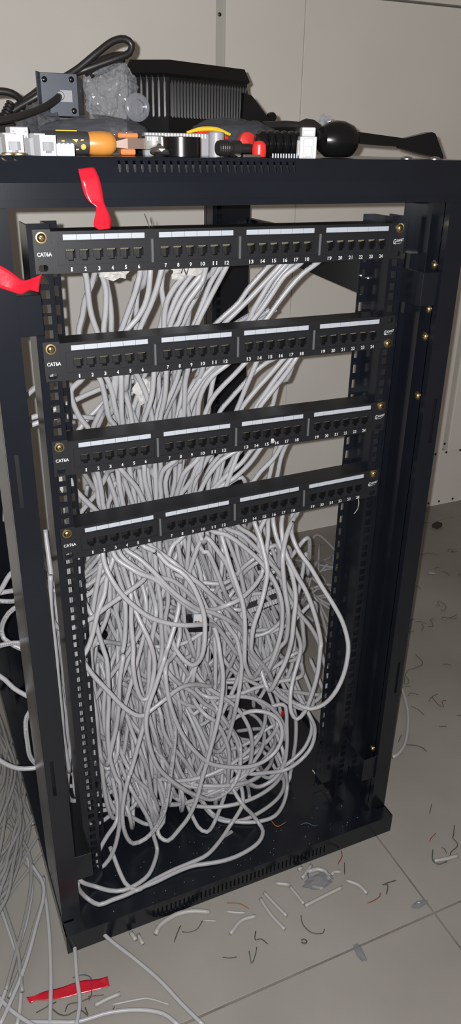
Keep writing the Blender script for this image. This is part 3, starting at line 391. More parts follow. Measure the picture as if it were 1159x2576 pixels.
SCRAP = [('long white cable jacket scrap ringed by green wire on the right floor', 3.2, [[334, -165, -1048],[356, -170, -1048],[380, -173, -1048]]), ('small white jacket piece on the floor beside the right rack post', 2.5, [[956, 670, -1048],[970, 658, -1048]]), ('bright white jacket piece right of the crumpled scraps', 3.2, [[108, -124, -1048],[123, -135, -1048]]), ('white jacket piece lying level left of the crumpled scraps', 3.2, [[54, -94, -1048],[74, -106, -1048]]), ('white jacket strip pointing down from the level piece', 2.6, [[73, -109, -1048],[77, -134, -1048],[79, -148, -1048]]), ('left one of two parallel pale jacket strips', 3, [[16, -110, -1048],[19, -142, -1048],[28, -176, -1048]]), ('right one of two parallel pale jacket strips', 3, [[27, -102, -1048],[35, -133, -1048],[42, -156, -1048]]), ('white jacket piece slanting at the left of the strips', 3.2, [[-56, -148, -1048],[-30, -134, -1048],[-5, -136, -1048]]), ('pale jacket strip slanting up towards the crumpled scraps', 3, [[79, -152, -1048],[112, -149, -1048],[154, -146, -1048]]), ('white jacket stub standing against the crumpled scraps', 3, [[151, -118, -1048],[157, -114, -1048],[169, -119, -1048]]), ('bowed white jacket piece of the crumpled scraps', 4, [[116, -96, -1048],[134, -98, -1048],[144, -108, -1048],[141, -125, -1048]]), ('grey jacket strip between rack edge and crumpled scraps', 3, [[100, -103, -1048],[109, -98, -1048],[128, -86, -1048]]), ('short white jacket piece under the rack front edge', 3, [[102, -86, -1048],[111, -84, -1048]]), ('pale jacket strip trailing right of the crumpled scraps', 3, [[168, -137, -1048],[183, -154, -1048],[187, -173, -1048]]), ('white cable end sticking out from under the rack front', 4, [[-166, -101, -1048],[-156, -90, -1048],[-125, -82, -1048],[-99, -86, -1048],[-72, -99, -1048]]), ('short white stub hanging under the rack front edge', 3.5, [[-202, -82, -1048],[-198, -98, -1048]]), ('short white stub right of the hanging one under the edge', 3, [[-192, -90, -1048],[-190, -109, -1048]]), ('white jacket strip slanting below the red tape', 3, [[-284, -172, -1048],[-264, -170, -1048],[-245, -170, -1048]]), ('thin pale jacket sliver right of the slanting strip', 1.6, [[-261, -181, -1048],[-227, -188, -1048],[-210, -193, -1048],[-184, -214, -1048]]), ('pale sliver at the frame left of the jacket pieces', 2.2, [[-46, -109, -1048],[-33, -117, -1048],[-18, -124, -1048]]), ('thin pale sliver beside the green wire arc', 1.2, [[-87, -109, -1048],[-67, -119, -1048]])]
RCAB = [[564, 256, -1047],[545, 214, -1047],[520, 170, -1047],[486, 126, -1047],[457, 96, -1047],[428, 79, -1047],[413, 76, -1047]]
# ================================================================== setting: floor
YW, YS = 1028.0, 1055.0          # faces of the wall panels and of the low skirting
fb = MB().box(-2600, 3200, -1700, 1100, FLOOR - 40, FLOOR - 2.0)
floor = part(fb, 'floor', 'floor_joint', None, (0, 0, FLOOR), kind='structure')
for i, x0 in enumerate((-2127, -927, 273, 1473)):
    for j, y0 in enumerate((-1445, -245)):
        g = 1.6
        t = MB().bbox(x0 + g, x0 + 1200 - g, y0 + g, y0 + 1200 - g, FLOOR - 14, FLOOR - 0.2 * ((i + j) % 2), 0.9)
        part(t, 'floor_tile', 'floor_tile', floor, (0, 0, FLOOR))
for i, x0 in enumerate((-2127, -927, 273, 1473)):
    t = MB().bbox(x0 + 1.6, x0 + 1198.4, 956.6, 1090, FLOOR - 14, FLOOR, 0.9)
    part(t, 'floor_tile', 'floor_tile', floor, (0, 0, FLOOR))

# ================================================================== setting: back wall
wall = part(MB().box(-2600, 3200, YS + 6, YS + 60, FLOOR - 10, 1500), 'wall_back', 'wall_gap', None, (0, 0, FLOOR), kind='structure')
strips = [-1272, -429, 420, 1262, 2104]
edges = [-2600] + strips + [3200]
for a, b in zip(edges[:-1], edges[1:]):
    lo = a + (12 if a in strips else 0); hi = b - (12 if b in strips else 0)
    sub = [(lo, 640 - 0.8), (640 + 0.8, hi)] if lo < 640 < hi else [(lo, hi)]
    for p, q in sub:
        part(MB().bbox(p, q, YW, YS + 6, -836, 421, 1.0), 'wall_panel', 'wall_paint', wall, (0, 0, FLOOR))
        part(MB().bbox(p, q, YW, YS + 6, 427, 1500, 1.0), 'wall_panel', 'wall_paint', wall, (0, 0, FLOOR))
    sk0 = a + (0.6 if a in strips else 0); sk1 = b - (0.6 if b in strips else 0)
    part(MB().bbox(sk0, sk1, YS, YS + 6, FLOOR, -842, 0.8), 'skirting_board', 'wall_paint', wall, (0, 0, FLOOR))
for x in strips:
    part(MB().bbox(x - 12, x + 12, YW + 5, YS + 6, -818, 1500, 0.8), 'joint_strip', 'wall_strip', wall, (0, 0, FLOOR))
    scr = MB().lathe([(4.2, 0), (4.2, 1.2), (2.6, 2.2), (0.2, 2.4)], (0, -1, 0), (0, 0, 0), 12)
    me = scr.mesh('screw', smooth=True); me.materials.append(MATS['brass_dark'])
    for z in (-808, -370, 362, 800):
        part(me, 'screw', 'brass_dark', wall, loc=(x - (2 if z < 500 else 0), YW + 5, z - FLOOR))
    for dx in (-58, -16, 30, 90):
        for z in (FLOOR + 14, -852):
            part(me, 'screw', 'brass_dark', wall, loc=(x + dx, YS, z - FLOOR))

# ================================================================== rack
BX = (0, 280, FLOOR)
rack = empty('server_rack', BX, label='open black steel server rack frame standing on the floor', cat='server rack')
RB = 'rack_black'
def rp(mb, name, m=RB, smooth=False, label=None): return part(mb, name, m, rack, BX, smooth, label)
XO, XI = 301.0, 272.0
YR = 650.0
# base tray -----------------------------------------------------------------
slots = [(-162 + i * 7.6, -162 + i * 7.6 + 3.0, -1044.5, -1024.5) for i in range(43)]
rp(MB().holed(-302, 302, FLOOR + 1, -1012.4, slots, lambda u, v, d: (u, d, v), -76, -74.4), 'base_front')
rp(MB().box(-120 - 60, 182, -70, -69, FLOOR + 2, -1014), 'vent_backing', 'recess_black')
rp(MB().holed(-302, 302, -74.4, -52, [(-298, -297, -60, -59)], lambda u, v, d: (u, v, d), -1012.4, -1014), 'base_rim')
rp(MB().prism([(-52, -1012.4), (-49, -1012.4), (-44, -1022), (-46, -1022)], 'x', -300, 300), 'base_lip')
for sx in (-1, 1):
    hl = [(-40 + i * 8.0, -40 + i * 8 + 4, -1021, -1015.5) for i in range(84)]
    mb = MB().holed(-74.4, YR, FLOOR + 1, -1012.4, hl, lambda u, v, d, sx=sx: (sx * d, u, v), 302, 300.4)
    rp(mb, 'base_side')
    rp(MB().box(min(sx * 300.4, sx * 284), max(sx * 300.4, sx * 284), -52, YR, -1014, -1012.4), 'base_rim')
rp(MB().box(-302, 302, YR - 1.6, YR, FLOOR + 1, -1012.4), 'base_back')
rp(MB().box(-300, 300, -46, YR - 2, -1024, -1022), 'base_floor')
for sx in (-1, 1):
    for y in (-40, 610):
        rp(MB().lathe([(16, FLOOR), (16, FLOOR + 3), (9, FLOOR + 6), (9, FLOOR + 26)], (0, 0, 1), (sx * 270, y, 0), 14), 'levelling_foot', 'black_rubber')
# corner posts ----------------------------------------------------------------
for sx in (-1, 1):
    sl = [(8.0, 13.0, -291, -225), (8.0, 13.0, -746, -681)]
    mb = MB().holed(0, XO - XI, -1012.4, 40, sl, lambda u, v, d, sx=sx: (sx * (XO - u), d, v), -50, -48.6)
    rp(mb, 'post_face')
    rp(MB().box(min(sx * XO, sx * (XO - 1.4)), max(sx * XO, sx * (XO - 1.4)), -48.6, 57, -1012.4, 40), 'post_side')
    rp(MB().box(min(sx * XI, sx * (XI + 1.4)), max(sx * XI, sx * (XI + 1.4)), -48.6, -14, -1012.4, 40), 'post_return')
    rp(MB().box(min(sx * XI, sx * XO), max(sx * XI, sx * XO), -40, -38.5, -1012, 36), 'post_liner', 'recess_black')
    rp(MB().box(min(sx * 280, sx * XO), max(sx * 280, sx * XO), 56, 57.4, -1012.4, 40), 'post_return')
    # rear posts
    rp(MB().box(min(sx * XI, sx * XO), max(sx * XI, sx * XO), 596, YR - 2, -1012.4, 40), 'rear_post')
# 19 inch rails ---------------------------------------------------------------
hz = []
z = 0.0; k = 0
while z > -985:
    hz.append(z); z -= (15.875, 15.875, 12.7)[k % 3]; k += 1
for sx in (-1, 1):
    holes = [(227.6, 237.2, q - 4.8, q + 4.8) for q in hz]
    rp(MB().holed(222, 247, -1012, 14, holes, lambda u, v, d, sx=sx: (sx * u, d, v), 0, 1.8), 'mounting_rail')
    rp(MB().box(min(sx * 247, sx * 245.4), max(sx * 247, sx * 245.4), 1.8, 42, -1012, 13), 'rail_side')
    sl2 = [(209.0, 214.6, q - 6.2 - 20, q + 6.2 - 20) for q in np.arange(0, -970, -22.2)]
    rp(MB().box(min(sx * 222, sx * 223.4), max(sx * 222, sx * 223.4), 9, 42, -1012, 13), 'rail_return')
    rp(MB().holed(205, 223.4, -1012, 13, sl2, lambda u, v, d, sx=sx: (sx * u, d, v), 42, 43.6), 'rail_flange')
    rp(MB().box(min(sx * 222, sx * 223.4), max(sx * 222, sx * 223.4), 1.8, 9, -1012, 13), 'rail_lip')
    # rear rails
    holes = [(212, 221, q - 4.8, q + 4.8) for q in hz if q > -900]
    rp(MB().holed(203, 274, -1012, 38, holes, lambda u, v, d, sx=sx: (sx * u, d, v), 556, 557.6), 'rear_rail')
    rp(MB().box(min(sx * 203, sx * 204.6), max(sx * 203, sx * 204.6), 557.6, 600, -1012, 38), 'rear_rail_side')
    rp(MB().box(min(sx * 203, sx * 274), max(sx * 203, sx * 274), 586, 588, -1012, 38), 'rear_rail_backing')
    # side braces and rail brackets
    rp(MB().hull([(sx * X, y, q) for X in (286, 300) for y, q in ((40, -40), (40, -122), (600, -38), (600, -86))]), 'side_brace')
    for zt, zb in ((-52, -95), (-885, -935)):
        mb = MB().bbox(min(sx * 246, sx * 272), max(sx * 246, sx * 272), -46, -44.4, zb, zt, 0.5)
        mb.box(min(sx * 246, sx * 247.6), max(sx * 246, sx * 247.6), -44.4, 0, zb, zt)
        rp(mb, 'rail_bracket')
# top frame ---------------------------------------------------------------------
prof = [(-76, 42.5), (-76, 57.5), (-66, 80.8), (-20, 80.8), (-20, 79), (-64.5, 79), (-74, 57), (-74, 42.5)]
vs = [(-163 + i * 7.9, -163 + i * 7.9 + 2.8, 0.40, 0.86) for i in range(26)]
vs2 = vs
rp(MB().holed(-302, 302, 0.0, 1.0, vs, lambda u, v, d: (u, -76 + 10 * v + d, 57.5 + 23.3 * v - 0.4 * d), 0, 1.6), 'top_front_slope')
rp(MB().box(-170, 60, -66, -60, 50, 74), 'vent_backing', 'recess_black')
rp(MB().box(-302, 302, -76, -74.4, 42.5, 57.5), 'top_front_face')
rp(MB().box(-301, 301, -71, -60, 34.6, 42.2), 'top_front_lip')
rp(MB().box(-302, 302, -66, YR, 78.8, 80.8), 'top_panel')
for sx in (-1, 1):
    rp(MB().box(min(sx * 302, sx * 270), max(sx * 302, sx * 270), -60, YR, 36, 78.8), 'top_side_beam')
rp(MB().box(-302, 302, YR - 30, YR, 36, 78.8), 'top_rear_beam')

# brass screws -----------------------------------------------------------------
sm = MB().lathe([(6.0, 0), (6.0, 1.0), (4.6, 1.1), (4.3, 2.2), (3.0, 3.4), (1.2, 3.9), (0.1, 4.0)], (0, -1, 0), (0, 0, 0), 18)
SCREW = sm.mesh('screw', smooth=True); SCREW.materials.append(MATS['brass'])
cm = MB().box(-2.8, 2.8, -4.2, -3.0, -0.55, 0.55).box(-0.55, 0.55, -4.2, -3.0, -2.8, 2.8)  # raised dark bars; the shade of a cross slot is in their colour
CROSS = cm.mesh('cross_shade'); CROSS.materials.append(MATS['brass_dark'])
def screw(parent, loc, rot=(0, 0, 0), spin=0.4):
    o = part(SCREW, 'screw', 'brass', parent, loc=loc, rot=rot, label='brass cross-head screw')
    c = part(CROSS, 'cross_shade', 'brass_dark', o, rot=(0, spin, 0))
    return o
for z in (-45, -102, -139, -223, -878):
    screw(rack, (XI - BX[0], -32 - BX[1], z - FLOOR), (0, 0, -math.pi / 2), 0.3 + z)
screw(rack, (-232 , 20 - BX[1], -1022 - FLOOR), (math.pi / 2 * -1, 0, 0), 0.2)
o = screw(rack, (246, 20 - BX[1], -1022 - FLOOR), (math.pi / 2 * -1, 0, 0), 0.7); o.scale = (1.5, 1.5, 1.5)
BOLT = MB().lathe([(7.5, 0), (7.5, 1.0), (6.0, 2.4), (3.0, 3.4), (0.2, 3.6)], (0, 0, 1), (0, 0, 0), 18).mesh('top_bolt', smooth=True)
for x in (209, 250, -250, -209):
    part(BOLT, 'top_bolt', 'steel', rack, loc=(x, -34 - BX[1], 80.8 - FLOOR))
# small white-metal stubs on the right rail bracket
for x, z in ((208, -66), (220, -70)):
    part(MB().lathe([(2.2, 0), (2.2, 2), (0.3, 3)], (0, -1, 0), (0, 0, 0), 10), 'cage_nut_clip', 'steel', rack, loc=(x if x > 225 else x, 41.5 - BX[1], z - FLOOR))

# ================================================================== patch panels
def port_x(n): return -209.4 + ((n - 1) // 6) * 110.25 + ((n - 1) % 6) * 15.55 + 7.775
holes = []
for n in range(1, 25):
    x = port_x(n)
    holes += [(x - 5.9, x + 5.9, -23.0 + 1, -14.0 + 1), (x - 3.0, x + 3.0, -26.0 + 1, -22.0 + 1)]
eh = []
for sx in (-1, 1):
    for zc in (0, -31.75):
        eh += [(sx * 232.5 - 5.2, sx * 232.5 + 5.2, zc - 2.4, zc + 2.4), (sx * 232.5 - 3.8, sx * 232.5 + 3.8, zc - 3.4, zc + 3.4)]
FACE = MB().holed(-222, 222, -38.1, 6.0, holes, lambda u, v, d: (u, d, v), -3.0, -1.0).mesh('face_plate')
def ear(sx):
    hh = [h for h in eh if (h[0] + h[1]) * sx > 0]
    lo, hi = (-241.3, -222) if sx < 0 else (222, 241.3)
    return MB().holed(lo, hi, -37.9, 8.2 if sx < 0 else 6.2, hh, lambda u, v, d: (u, d, v), -2.4, -0.2).mesh('mounting_ear')
EARS = [ear(-1), ear(1)]
BODY = MB().box(-222, 222, -1.0, 34, 4.2, 6.0).box(-222, 222, -1.0, 26, -38.1, -36.4).box(-222, -220.4, -1, 30, -36.4, 4.2).box(220.4, 222, -1, 30, -36.4, 4.2).mesh('chassis')
BOARD = MB().box(-216, 216, 24, 26, -34, 2).mesh('circuit_board')
def frame(x0):
    a0, a1, b0, b1 = x0 - 6.6, x0 + 93.3 + 5.6, -30.4, -4.6
    return MB().holed(a0, a1, b0, b1, [(a0 + 1.3, a1 - 1.3, b0 + 1.3, b1 - 1.3)], lambda u, v, d: (u, d, v), -4.2, -3.0)
FRAME = frame(0).mesh('module_bezel')
LABEL = MB().bbox(-7.6, 7.6, -3.7, -3.0, -2.9, 2.9, 0.15).mesh('label_insert')
PORT = MB().box(-5.9, -5.6, -1, 13, -9.2, 4.6).box(5.6, 5.9, -1, 13, -9.2, 4.6).box(-5.9, 5.9, -1, 13, 4.2, 4.6).box(-5.9, 5.9, -1, 13, -9.2, -8.8).box(-5.9, 5.9, 12, 13, -9.2, 4.6).mesh('port')
PIN = MB()
for i in range(8): PIN.hull([(-4.2 + i * 1.2 + dx, y, zz) for dx in (-0.22, 0.22) for y, zz in ((-0.6, 2.6), (-0.6, 3.8), (9, 0.0), (9, 0.9))])
PINS = PIN.mesh('contact_pins')
DIV = MB().bbox(-1.4, 1.4, -5.4, -3.0, -30.0, -4.0, 0.5).mesh('divider_bar')
JACK = MB().bbox(-6.8, 6.8, 26, 44, -11, 6, 1).box(-5, 5, 44, 52, -14, -2).mesh('rear_jack')
for me, m in ((FACE, 'panel_black'), (EARS[0], 'panel_black'), (EARS[1], 'panel_black'), (BODY, 'panel_black'), (BOARD, 'recess_black'), (FRAME, 'panel_black'),
              (LABEL, 'label_white'), (PORT, 'recess_black'), (PINS, 'contact_gold'), (DIV, 'divider_sheen'), (JACK, 'black_plastic')):
    me.materials.append(MATS[m])
PZ = [(0.0, -1.0), (-121.0, -120.2), (-240.8, -242.4), (-358.8, -348.5)]
PN = ['top', 'second', 'third', 'bottom']
PL = ['topmost black 24-port patch panel, its port contacts glinting', 'second black patch panel from the top, right screw below its logo',
      'third black patch panel from the top, a scrap of tape on port 16', 'bottom and most tilted of the four black patch panels']
def panel_z(p, x): return PZ[p][0] + (PZ[p][1] - PZ[p][0]) * (x + 232.5) / 465
for p in range(4):
    zc = (PZ[p][0] + PZ[p][1]) / 2
    t = empty('patch_panel', (0, 0, zc), (0, -math.atan2(PZ[p][1] - PZ[p][0], 465), 0), label=PL[p], cat='patch panel', group='patch panels in the rack')
    part(FACE, 'face_plate', 'panel_black', t)
    for e in EARS: part(e, 'mounting_ear', 'panel_black', t)
    part(BODY, 'chassis', 'panel_black', t); part(BOARD, 'circuit_board', 'recess_black', t)
    for gI in range(4):
        part(FRAME, 'module_bezel', 'panel_black', t, loc=(-209.4 + gI * 110.25, 0, 0))
        if gI: part(DIV, 'divider_bar', 'divider_sheen', t, loc=(-209.4 + gI * 110.25 - 8.4, 0, 0))
    for n in range(1, 25):
        x = port_x(n)
        part(LABEL, 'label_insert', 'label_white', t, loc=(x, 0, -0.2))
        o = part(PORT, 'port', 'recess_black', t, loc=(x, 0, -17.0))
        part(PINS, 'contact_pins', 'contact_gold', o)
        part(JACK, 'rear_jack', 'black_plastic', t, loc=(x, 0, -14))
        s = str(n)
        wd = 2.6 * len(s) + 0.5 * (len(s) - 1) - (0.9 if s == '1' else 0)
        me = text_mesh(s, wd, 4.5)
        if not me.materials: me.materials.append(MATS['print_white'])
        part(me, 'port_number', 'print_white', t, loc=(x, -3.12, -34.0), label='printed port number ' + s)
    me = text_mesh('CAT6A', 16.2, 4.4)
    if not me.materials: me.materials.append(MATS['print_white'])
    part(me, 'category_print', 'print_white', t, loc=(-230.2, -2.5, -17.4), label='printed CAT6A')
    lg = []
    for s, w_, h_, x, z in (('G', 4.6, 6.2, 226.6, -16.6), ('IGANET', 12.0, 3.3, 235.0, -15.2)):
        me = text_mesh(s, w_, h_, 0.35)
        if not me.materials: me.materials.append(MATS['print_white'])
        lg.append(part(me, 'logo_print', 'print_white', t, loc=(x, -2.52, z), rot=(0, -0.10, 0), label='printed brand lettering ' + s))
    part(MB().prism([(-5.5, -0.3), (4.5, 0.1), (4.5, 0.5), (-5.5, 0.3)], 'y', -0.1, 0.0), 'logo_stroke', 'print_white', t, loc=(232.5, -2.5, -19.2), rot=(0, -0.1, 0))
    screw(t, (-232.5, -2.4, 0), spin=0.5 + p)
    screw(t, (232.5, -2.4, -31.75 if p == 1 else 0), spin=0.2 + p * 0.7)

# ================================================================== cables
CR_ = 3.8
NC = 0
PILE = {}
def heap(key, pts, r=None):
    """cables too buried to tell apart are collected and built as one mass"""
    PILE.setdefault(key, []).append((pts, r or CR_))
def cable(pts, label, group=None, r=CR_, m=None, cat='cable', name='network_cable', n=8, step=8.0):
    global NC
    V, F, L = tube_arrays(pts, r, n, step)
    org = np.array(pts[len(pts) // 2], float)
    me = bpy.data.meshes.new(name)
    me.from_pydata(((V - org) * S).tolist(), [], F)
    me.shade_smooth()
    uv = me.uv_layers.new(name='UVMap')
    k = len(L)
    ring = np.repeat(np.arange(k), n); side = np.tile(np.arange(n), k)
    nl = len(me.loops); vi = np.zeros(nl, np.int32); me.loops.foreach_get('vertex_index', vi)
    uu = (L * S)[ring][vi]; vv = (side / n)[vi]
    nq = (k - 1) * n * 4
    q = vv[:nq].reshape(-1, 4)
    wrap = (q.max(1) - q.min(1)) > 0.5
    q[wrap] = np.where(q[wrap] < 0.01, 1.0, q[wrap]); vv[:nq] = q.reshape(-1)
    uv.data.foreach_set('uv', np.stack([uu + NC * 0.37, vv], -1).astype(np.float32).ravel())
    if m is None: m = 'cable_white_printed' if NC % 5 < 3 else 'cable_white'
    me.materials.append(MATS[m])
    o = bpy.data.objects.new(name, me)
    o.location = W(*org)
    put(o, label, cat, group)
    NC += 1
    return o

def build_heap(key, name, label, m='cable_white_printed', org=(0, 0, FLOOR)):
    Vs, Fs, UV = [], [], []
    o = 0
    for pts, r in PILE[key]:
        V, F, L = tube_arrays(pts, r, 8, 10.0)
        Vs.append(V); Fs += [tuple(i + o for i in f) for f in F]; o += len(V)
        k = len(L); UV.append(np.stack([np.repeat(L, 8) * S + o * 0.001, np.tile(np.arange(8) / 8, k)], -1))
    V = np.vstack(Vs); UVv = np.vstack(UV)
    me = bpy.data.meshes.new(name)
    me.from_pydata(((V - np.array(org)) * S).tolist(), [], Fs)
    me.shade_smooth()
    uv = me.uv_layers.new(name='UVMap')
    vi = np.zeros(len(me.loops), np.int32); me.loops.foreach_get('vertex_index', vi)
    uv.data.foreach_set('uv', UVv[vi].astype(np.float32).ravel())
    me.materials.append(MATS[m])
    ob = bpy.data.objects.new(name, me); ob.location = W(*org)
    return put(ob, label, 'cable mass', None, 'stuff')
def ink(cab, pts, i, text, size, label, back=4.3):
    org = Vector(pts[len(pts) // 2]); p = Vector(pts[i])
    me = text_mesh(text, None, size, 0.2, 0.05).copy(); me.materials.clear(); me.materials.append(MATS['marker_ink'])
    d = Vector(pts[i + 1]) - Vector(pts[i - 1])
    part(me, 'ink_mark', 'marker_ink', cab, loc=tuple(p - org + Vector((-1.2, -back, 1.0))), rot=(-0.35, -math.atan2(d.z, d.x), -0.25), label=label)
NUM = 'zero one two three four five six seven eight nine ten eleven twelve thirteen fourteen fifteen sixteen seventeen eighteen'.split()
def xmin(z): return -205 + max(0, -z - 740) * 0.28
def xmax(z): return 105 - max(0, -z - 560) * 0.36
def wander_down(X, Y, z0, Xc, deep=True):
    """continue a cable from (X, Y, z0) behind the lower panels into the heap on the tray"""
    pts = []
    lv = [z for z in (-190, -300, -425) if z < z0 - 45]
    x, y = X, Y
    for z in lv:
        x = np.clip(x * 0.72 + (Xc) * 0.28 + rng.normal(0, 14), -132, 20); y = min(300, max(75, y + rng.uniform(5, 45)))
        pts.append((x, y, z))
    x = x + rng.normal(0, 40); y = rng.uniform(70, 260)
    pts.append((np.clip(x, -200, 120), y, -560 + rng.normal(0, 25)))
    x = np.clip(x + rng.normal(-10, 55), -205, 100)
    pts.append((x, rng.uniform(60, 260), -720 + rng.normal(0, 30)))
    x = np.clip(x + rng.normal(10, 50), xmin(-870), xmax(-870))
    pts.append((x, rng.uniform(60, 240), -870 + rng.normal(0, 30)))
    zb = rng.uniform(-1012, -960)
    x2 = x + rng.uniform(20, 80); yb = rng.uniform(60, 200)
    pts += [(x + 12, yb, (zb - 870) / 2 - 15), (x + (x2 - x) * .5, yb + 10, zb), (x2, yb + 60, (zb - 900) / 2), (x2 * 0.5 + rng.normal(0, 15), 250, -880), (x2 * 0.3, 320, -900)]
    return pts

for p, n, pts in GAP:
    p -= 1
    k = int(n)
    z0 = pts[0][2]
    a = np.array(pts[0], float); b = np.array(pts[1], float)
    d = a - b; d[1] = 0; d = d / max(np.linalg.norm(d), 1e-6)
    head = [(a[0] + d[0] * 16 + 2, 56, panel_z(p, a[0]) - 20), (a[0] + d[0] * 10, (56 + a[1]) / 2 + 6, a[2] + 8)]
    x, y, z = pts[-1]
    full = head + pts + wander_down(x, y, z, -60)
    half = n != k
    cable(full, f'white network cable {"behind the one " if half else ""}hanging under port {NUM[k]} of the {PN[p]} patch panel', 'network cables hanging from the patch panels')
# diagonal runs behind the second panel gap
for i, pt in enumerate([((60, 165, -178), (-10, 160, -190), (-80, 150, -205), (-150, 140, -220), (-215, 130, -238), (-280, 150, -262)),
                        ((40, 180, -185), (-30, 180, -200), (-90, 170, -222), (-140, 160, -250), (-180, 160, -300)),
                        ((50, 190, -200), (-20, 190, -218), (-80, 185, -240), (-120, 180, -290)),
                        ((30, 200, -215), (-30, 195, -235), (-70, 190, -262), (-100, 180, -310))]):
    pre = [(pt[0][0] + 60, 120, -120), (pt[0][0] + 30, 150, -150)]
    post = wander_down(*pt[-1], -80) if i else [(-330, 160, -300), (-380, 180, -420)]
    cable(pre + list(pt) + post, ['highest', 'second', 'third', 'lowest'][i] + ' of the four white cables crossing slantwise behind the second gap', 'network cables hanging from the patch panels')
cable([(-205, 60, -158), (-222, 80, -178), (-245, 100, -200), (-275, 120, -240), (-290, 130, -330), (-260, 120, -450), (-200, 110, -560)], 'white cable bending left out of the rack beside the left rail', 'network cables hanging from the patch panels')
cable([(-150, 150, -262), (-190, 140, -252), (-225, 130, -250), (-270, 140, -275), (-290, 150, -400)], 'white printed cable lying almost level above the third panel', 'network cables hanging from the patch panels')

import re
for label, pts in HERO:
    label = re.sub(r'port (\d+)', lambda k: 'port ' + NUM[int(k.group(1))], label)
    q = list(map(tuple, pts))
    if 'bottom patch panel' in label:
        x, y, z = q[0]
        q = [(x - 2, 52, panel_z(3, x) - 18)] + q
    def tail(e, f):
        d = np.array(e, float) - np.array(f, float); d /= max(np.linalg.norm(d), 1e-6)
        m = np.array(e) + d * 14 + np.array((0, 22, 3)); k = m + d * 8 + np.array((0, 60, 25))
        return [tuple(np.maximum(v, (-9e9, -9e9, -1017))) for v in (m, k)]
    if 'turned up' not in label and 'post' not in label and 'slot between' not in label:
        q = q + tail(q[-1], q[-2])
    if 'bottom' not in label and 'post' not in label and 'slot between' not in label:
        q = tail(q[0], q[1])[::-1] + q
    cb = cable(q, label, 'cables of the front tangle', m='cable_white_printed' if 'printed' in label else None)
    if 'handwritten' in label: ink(cb, q, 2, '36', 7.0, 'black handwritten 36')
    if 'tick mark' in label: ink(cb, q, 2, '\u2713' if False else 'V', 7.0, 'black pen tick')

# the dense mass behind: hanging runs and U loops
for i in range(58):
    x = rng.uniform(-200, 60); y = rng.uniform(95, 330)
    z = rng.uniform(-500, -440)
    pts = [(x, y, z)]
    dx = rng.normal(0, 40)
    zb = rng.uniform(-1010, -760)
    for t in (0.25, 0.5, 0.75, 0.93):
        zz = z + (zb - z) * t
        pts.append((np.clip(x + dx * t + rng.normal(0, 16), xmin(zz), xmax(zz)), max(70, y + rng.normal(0, 25) - 30 * t), z + (zb - z) * t))
    w = rng.uniform(15, 45) * rng.choice([-1, 1])
    xx = pts[-1][0]; yy = pts[-1][1]
    pts += [(xx + w * .5, yy, zb), (xx + w, yy + 15, zb + 40), (xx + w * 1.2, yy + 60, zb + rng.uniform(100, 160)), (xx, max(yy + 90, 280), zb + 180)]
    heap('tangle', pts)
for i in range(14):
    x = rng.uniform(-236, -206); y = rng.uniform(62, 150); dx = rng.normal(0, 10)
    pts = [(x + dx * t + rng.normal(0, 5), y + rng.normal(0, 10), -430 - t * rng.uniform(430, 530)) for t in (0, .2, .4, .6, .8, 1)]
    pts.append((pts[-1][0] + 45, y + 10, pts[-1][2] - 14)); pts.append((pts[-1][0] + 35, y + 25, pts[-1][2] + 40))
    cable(pts, 'white network cable running down close behind the left rail', 'cables behind the left rail')
for i in range(18):
    x = rng.uniform(20, 110); y = rng.uniform(110, 280)
    pts = [(x, y, -450), (x + rng.uniform(15, 40), y + rng.normal(0, 12), -540), (x + rng.uniform(40, 75), y, -630), (min(185, x + rng.uniform(60, 100)), y - 10, -710)]
    zb = rng.uniform(-860, -770); w = rng.uniform(20, 70)
    e = pts[-1]
    pts += [(e[0] - 4, y - 14, (zb - 710) / 2 - 10), (e[0] - w * .5, y - 10, zb), (e[0] - w, y, zb + 45), (e[0] - w * 1.3, y + 50, zb + rng.uniform(80, 130)), (e[0] - w * 1.5, 320, zb + 140)]
    cable(pts, 'white network cable in the dense right flank of the tangle', 'cables in the right flank of the tangle')
for i in range(14):
    z = rng.uniform(-700, -590); y = rng.uniform(120, 300); x = rng.uniform(-60, 20)
    pts = [(x - 30, y, z + 40), (x, y, z + 8), (x + 50, y + 5, z), (x + 100, y, z - rng.uniform(0, 14)), (x + 150, y - 5, z - rng.uniform(0, 30)), (min(195, x + 185), y, z - rng.uniform(30, 80))]
    cable(pts, 'white network cable slung level below the terminal strip', 'cables below the terminal strip')
# slack runs crossing the heap
for i in range(34):
    x = rng.uniform(-205, -60); z = rng.uniform(-720, -450); y = rng.uniform(90, 300)
    L = rng.uniform(150, 330); sag = rng.uniform(20, 110)
    a = rng.uniform(-120, 90)
    pts = [(np.clip(x + L * t, -212, 200), y + rng.normal(0, 14), z + a * t - sag * 4 * t * (1 - t)) for t in (0, .2, .4, .6, .8, 1)]
    pts.append((pts[-1][0] + 20, pts[-1][1] + 20, pts[-1][2] - 60)); pts.insert(0, (pts[0][0] - 20, y + 20, pts[0][2] - 50))
    heap('tangle', pts)
# coils on the tray
for i in range(16):
    cx, cy = rng.uniform(0, 60), rng.uniform(120, 210)
    ra, rb = rng.uniform(60, 125), rng.uniform(55, 105)
    z = rng.uniform(-1014, -890) if i > 12 else rng.uniform(-1016, -985)
    tilt = rng.uniform(-0.35, 0.35); tl2 = rng.uniform(-0.5, 0.15)
    a0 = rng.uniform(0, 6.28); span = rng.uniform(3.6, 5.9)
    pts = []
    for t in np.linspace(0, 1, 11):
        a = a0 + span * t
        x, y = ra * math.cos(a), rb * math.sin(a)
        pts.append((cx + x, cy + y, max(-1017, z + x * tilt + y * tl2 + 20 * t)))
    cable(pts, 'white network cable coiled in the heap on the rack tray', 'cables coiled on the rack tray')
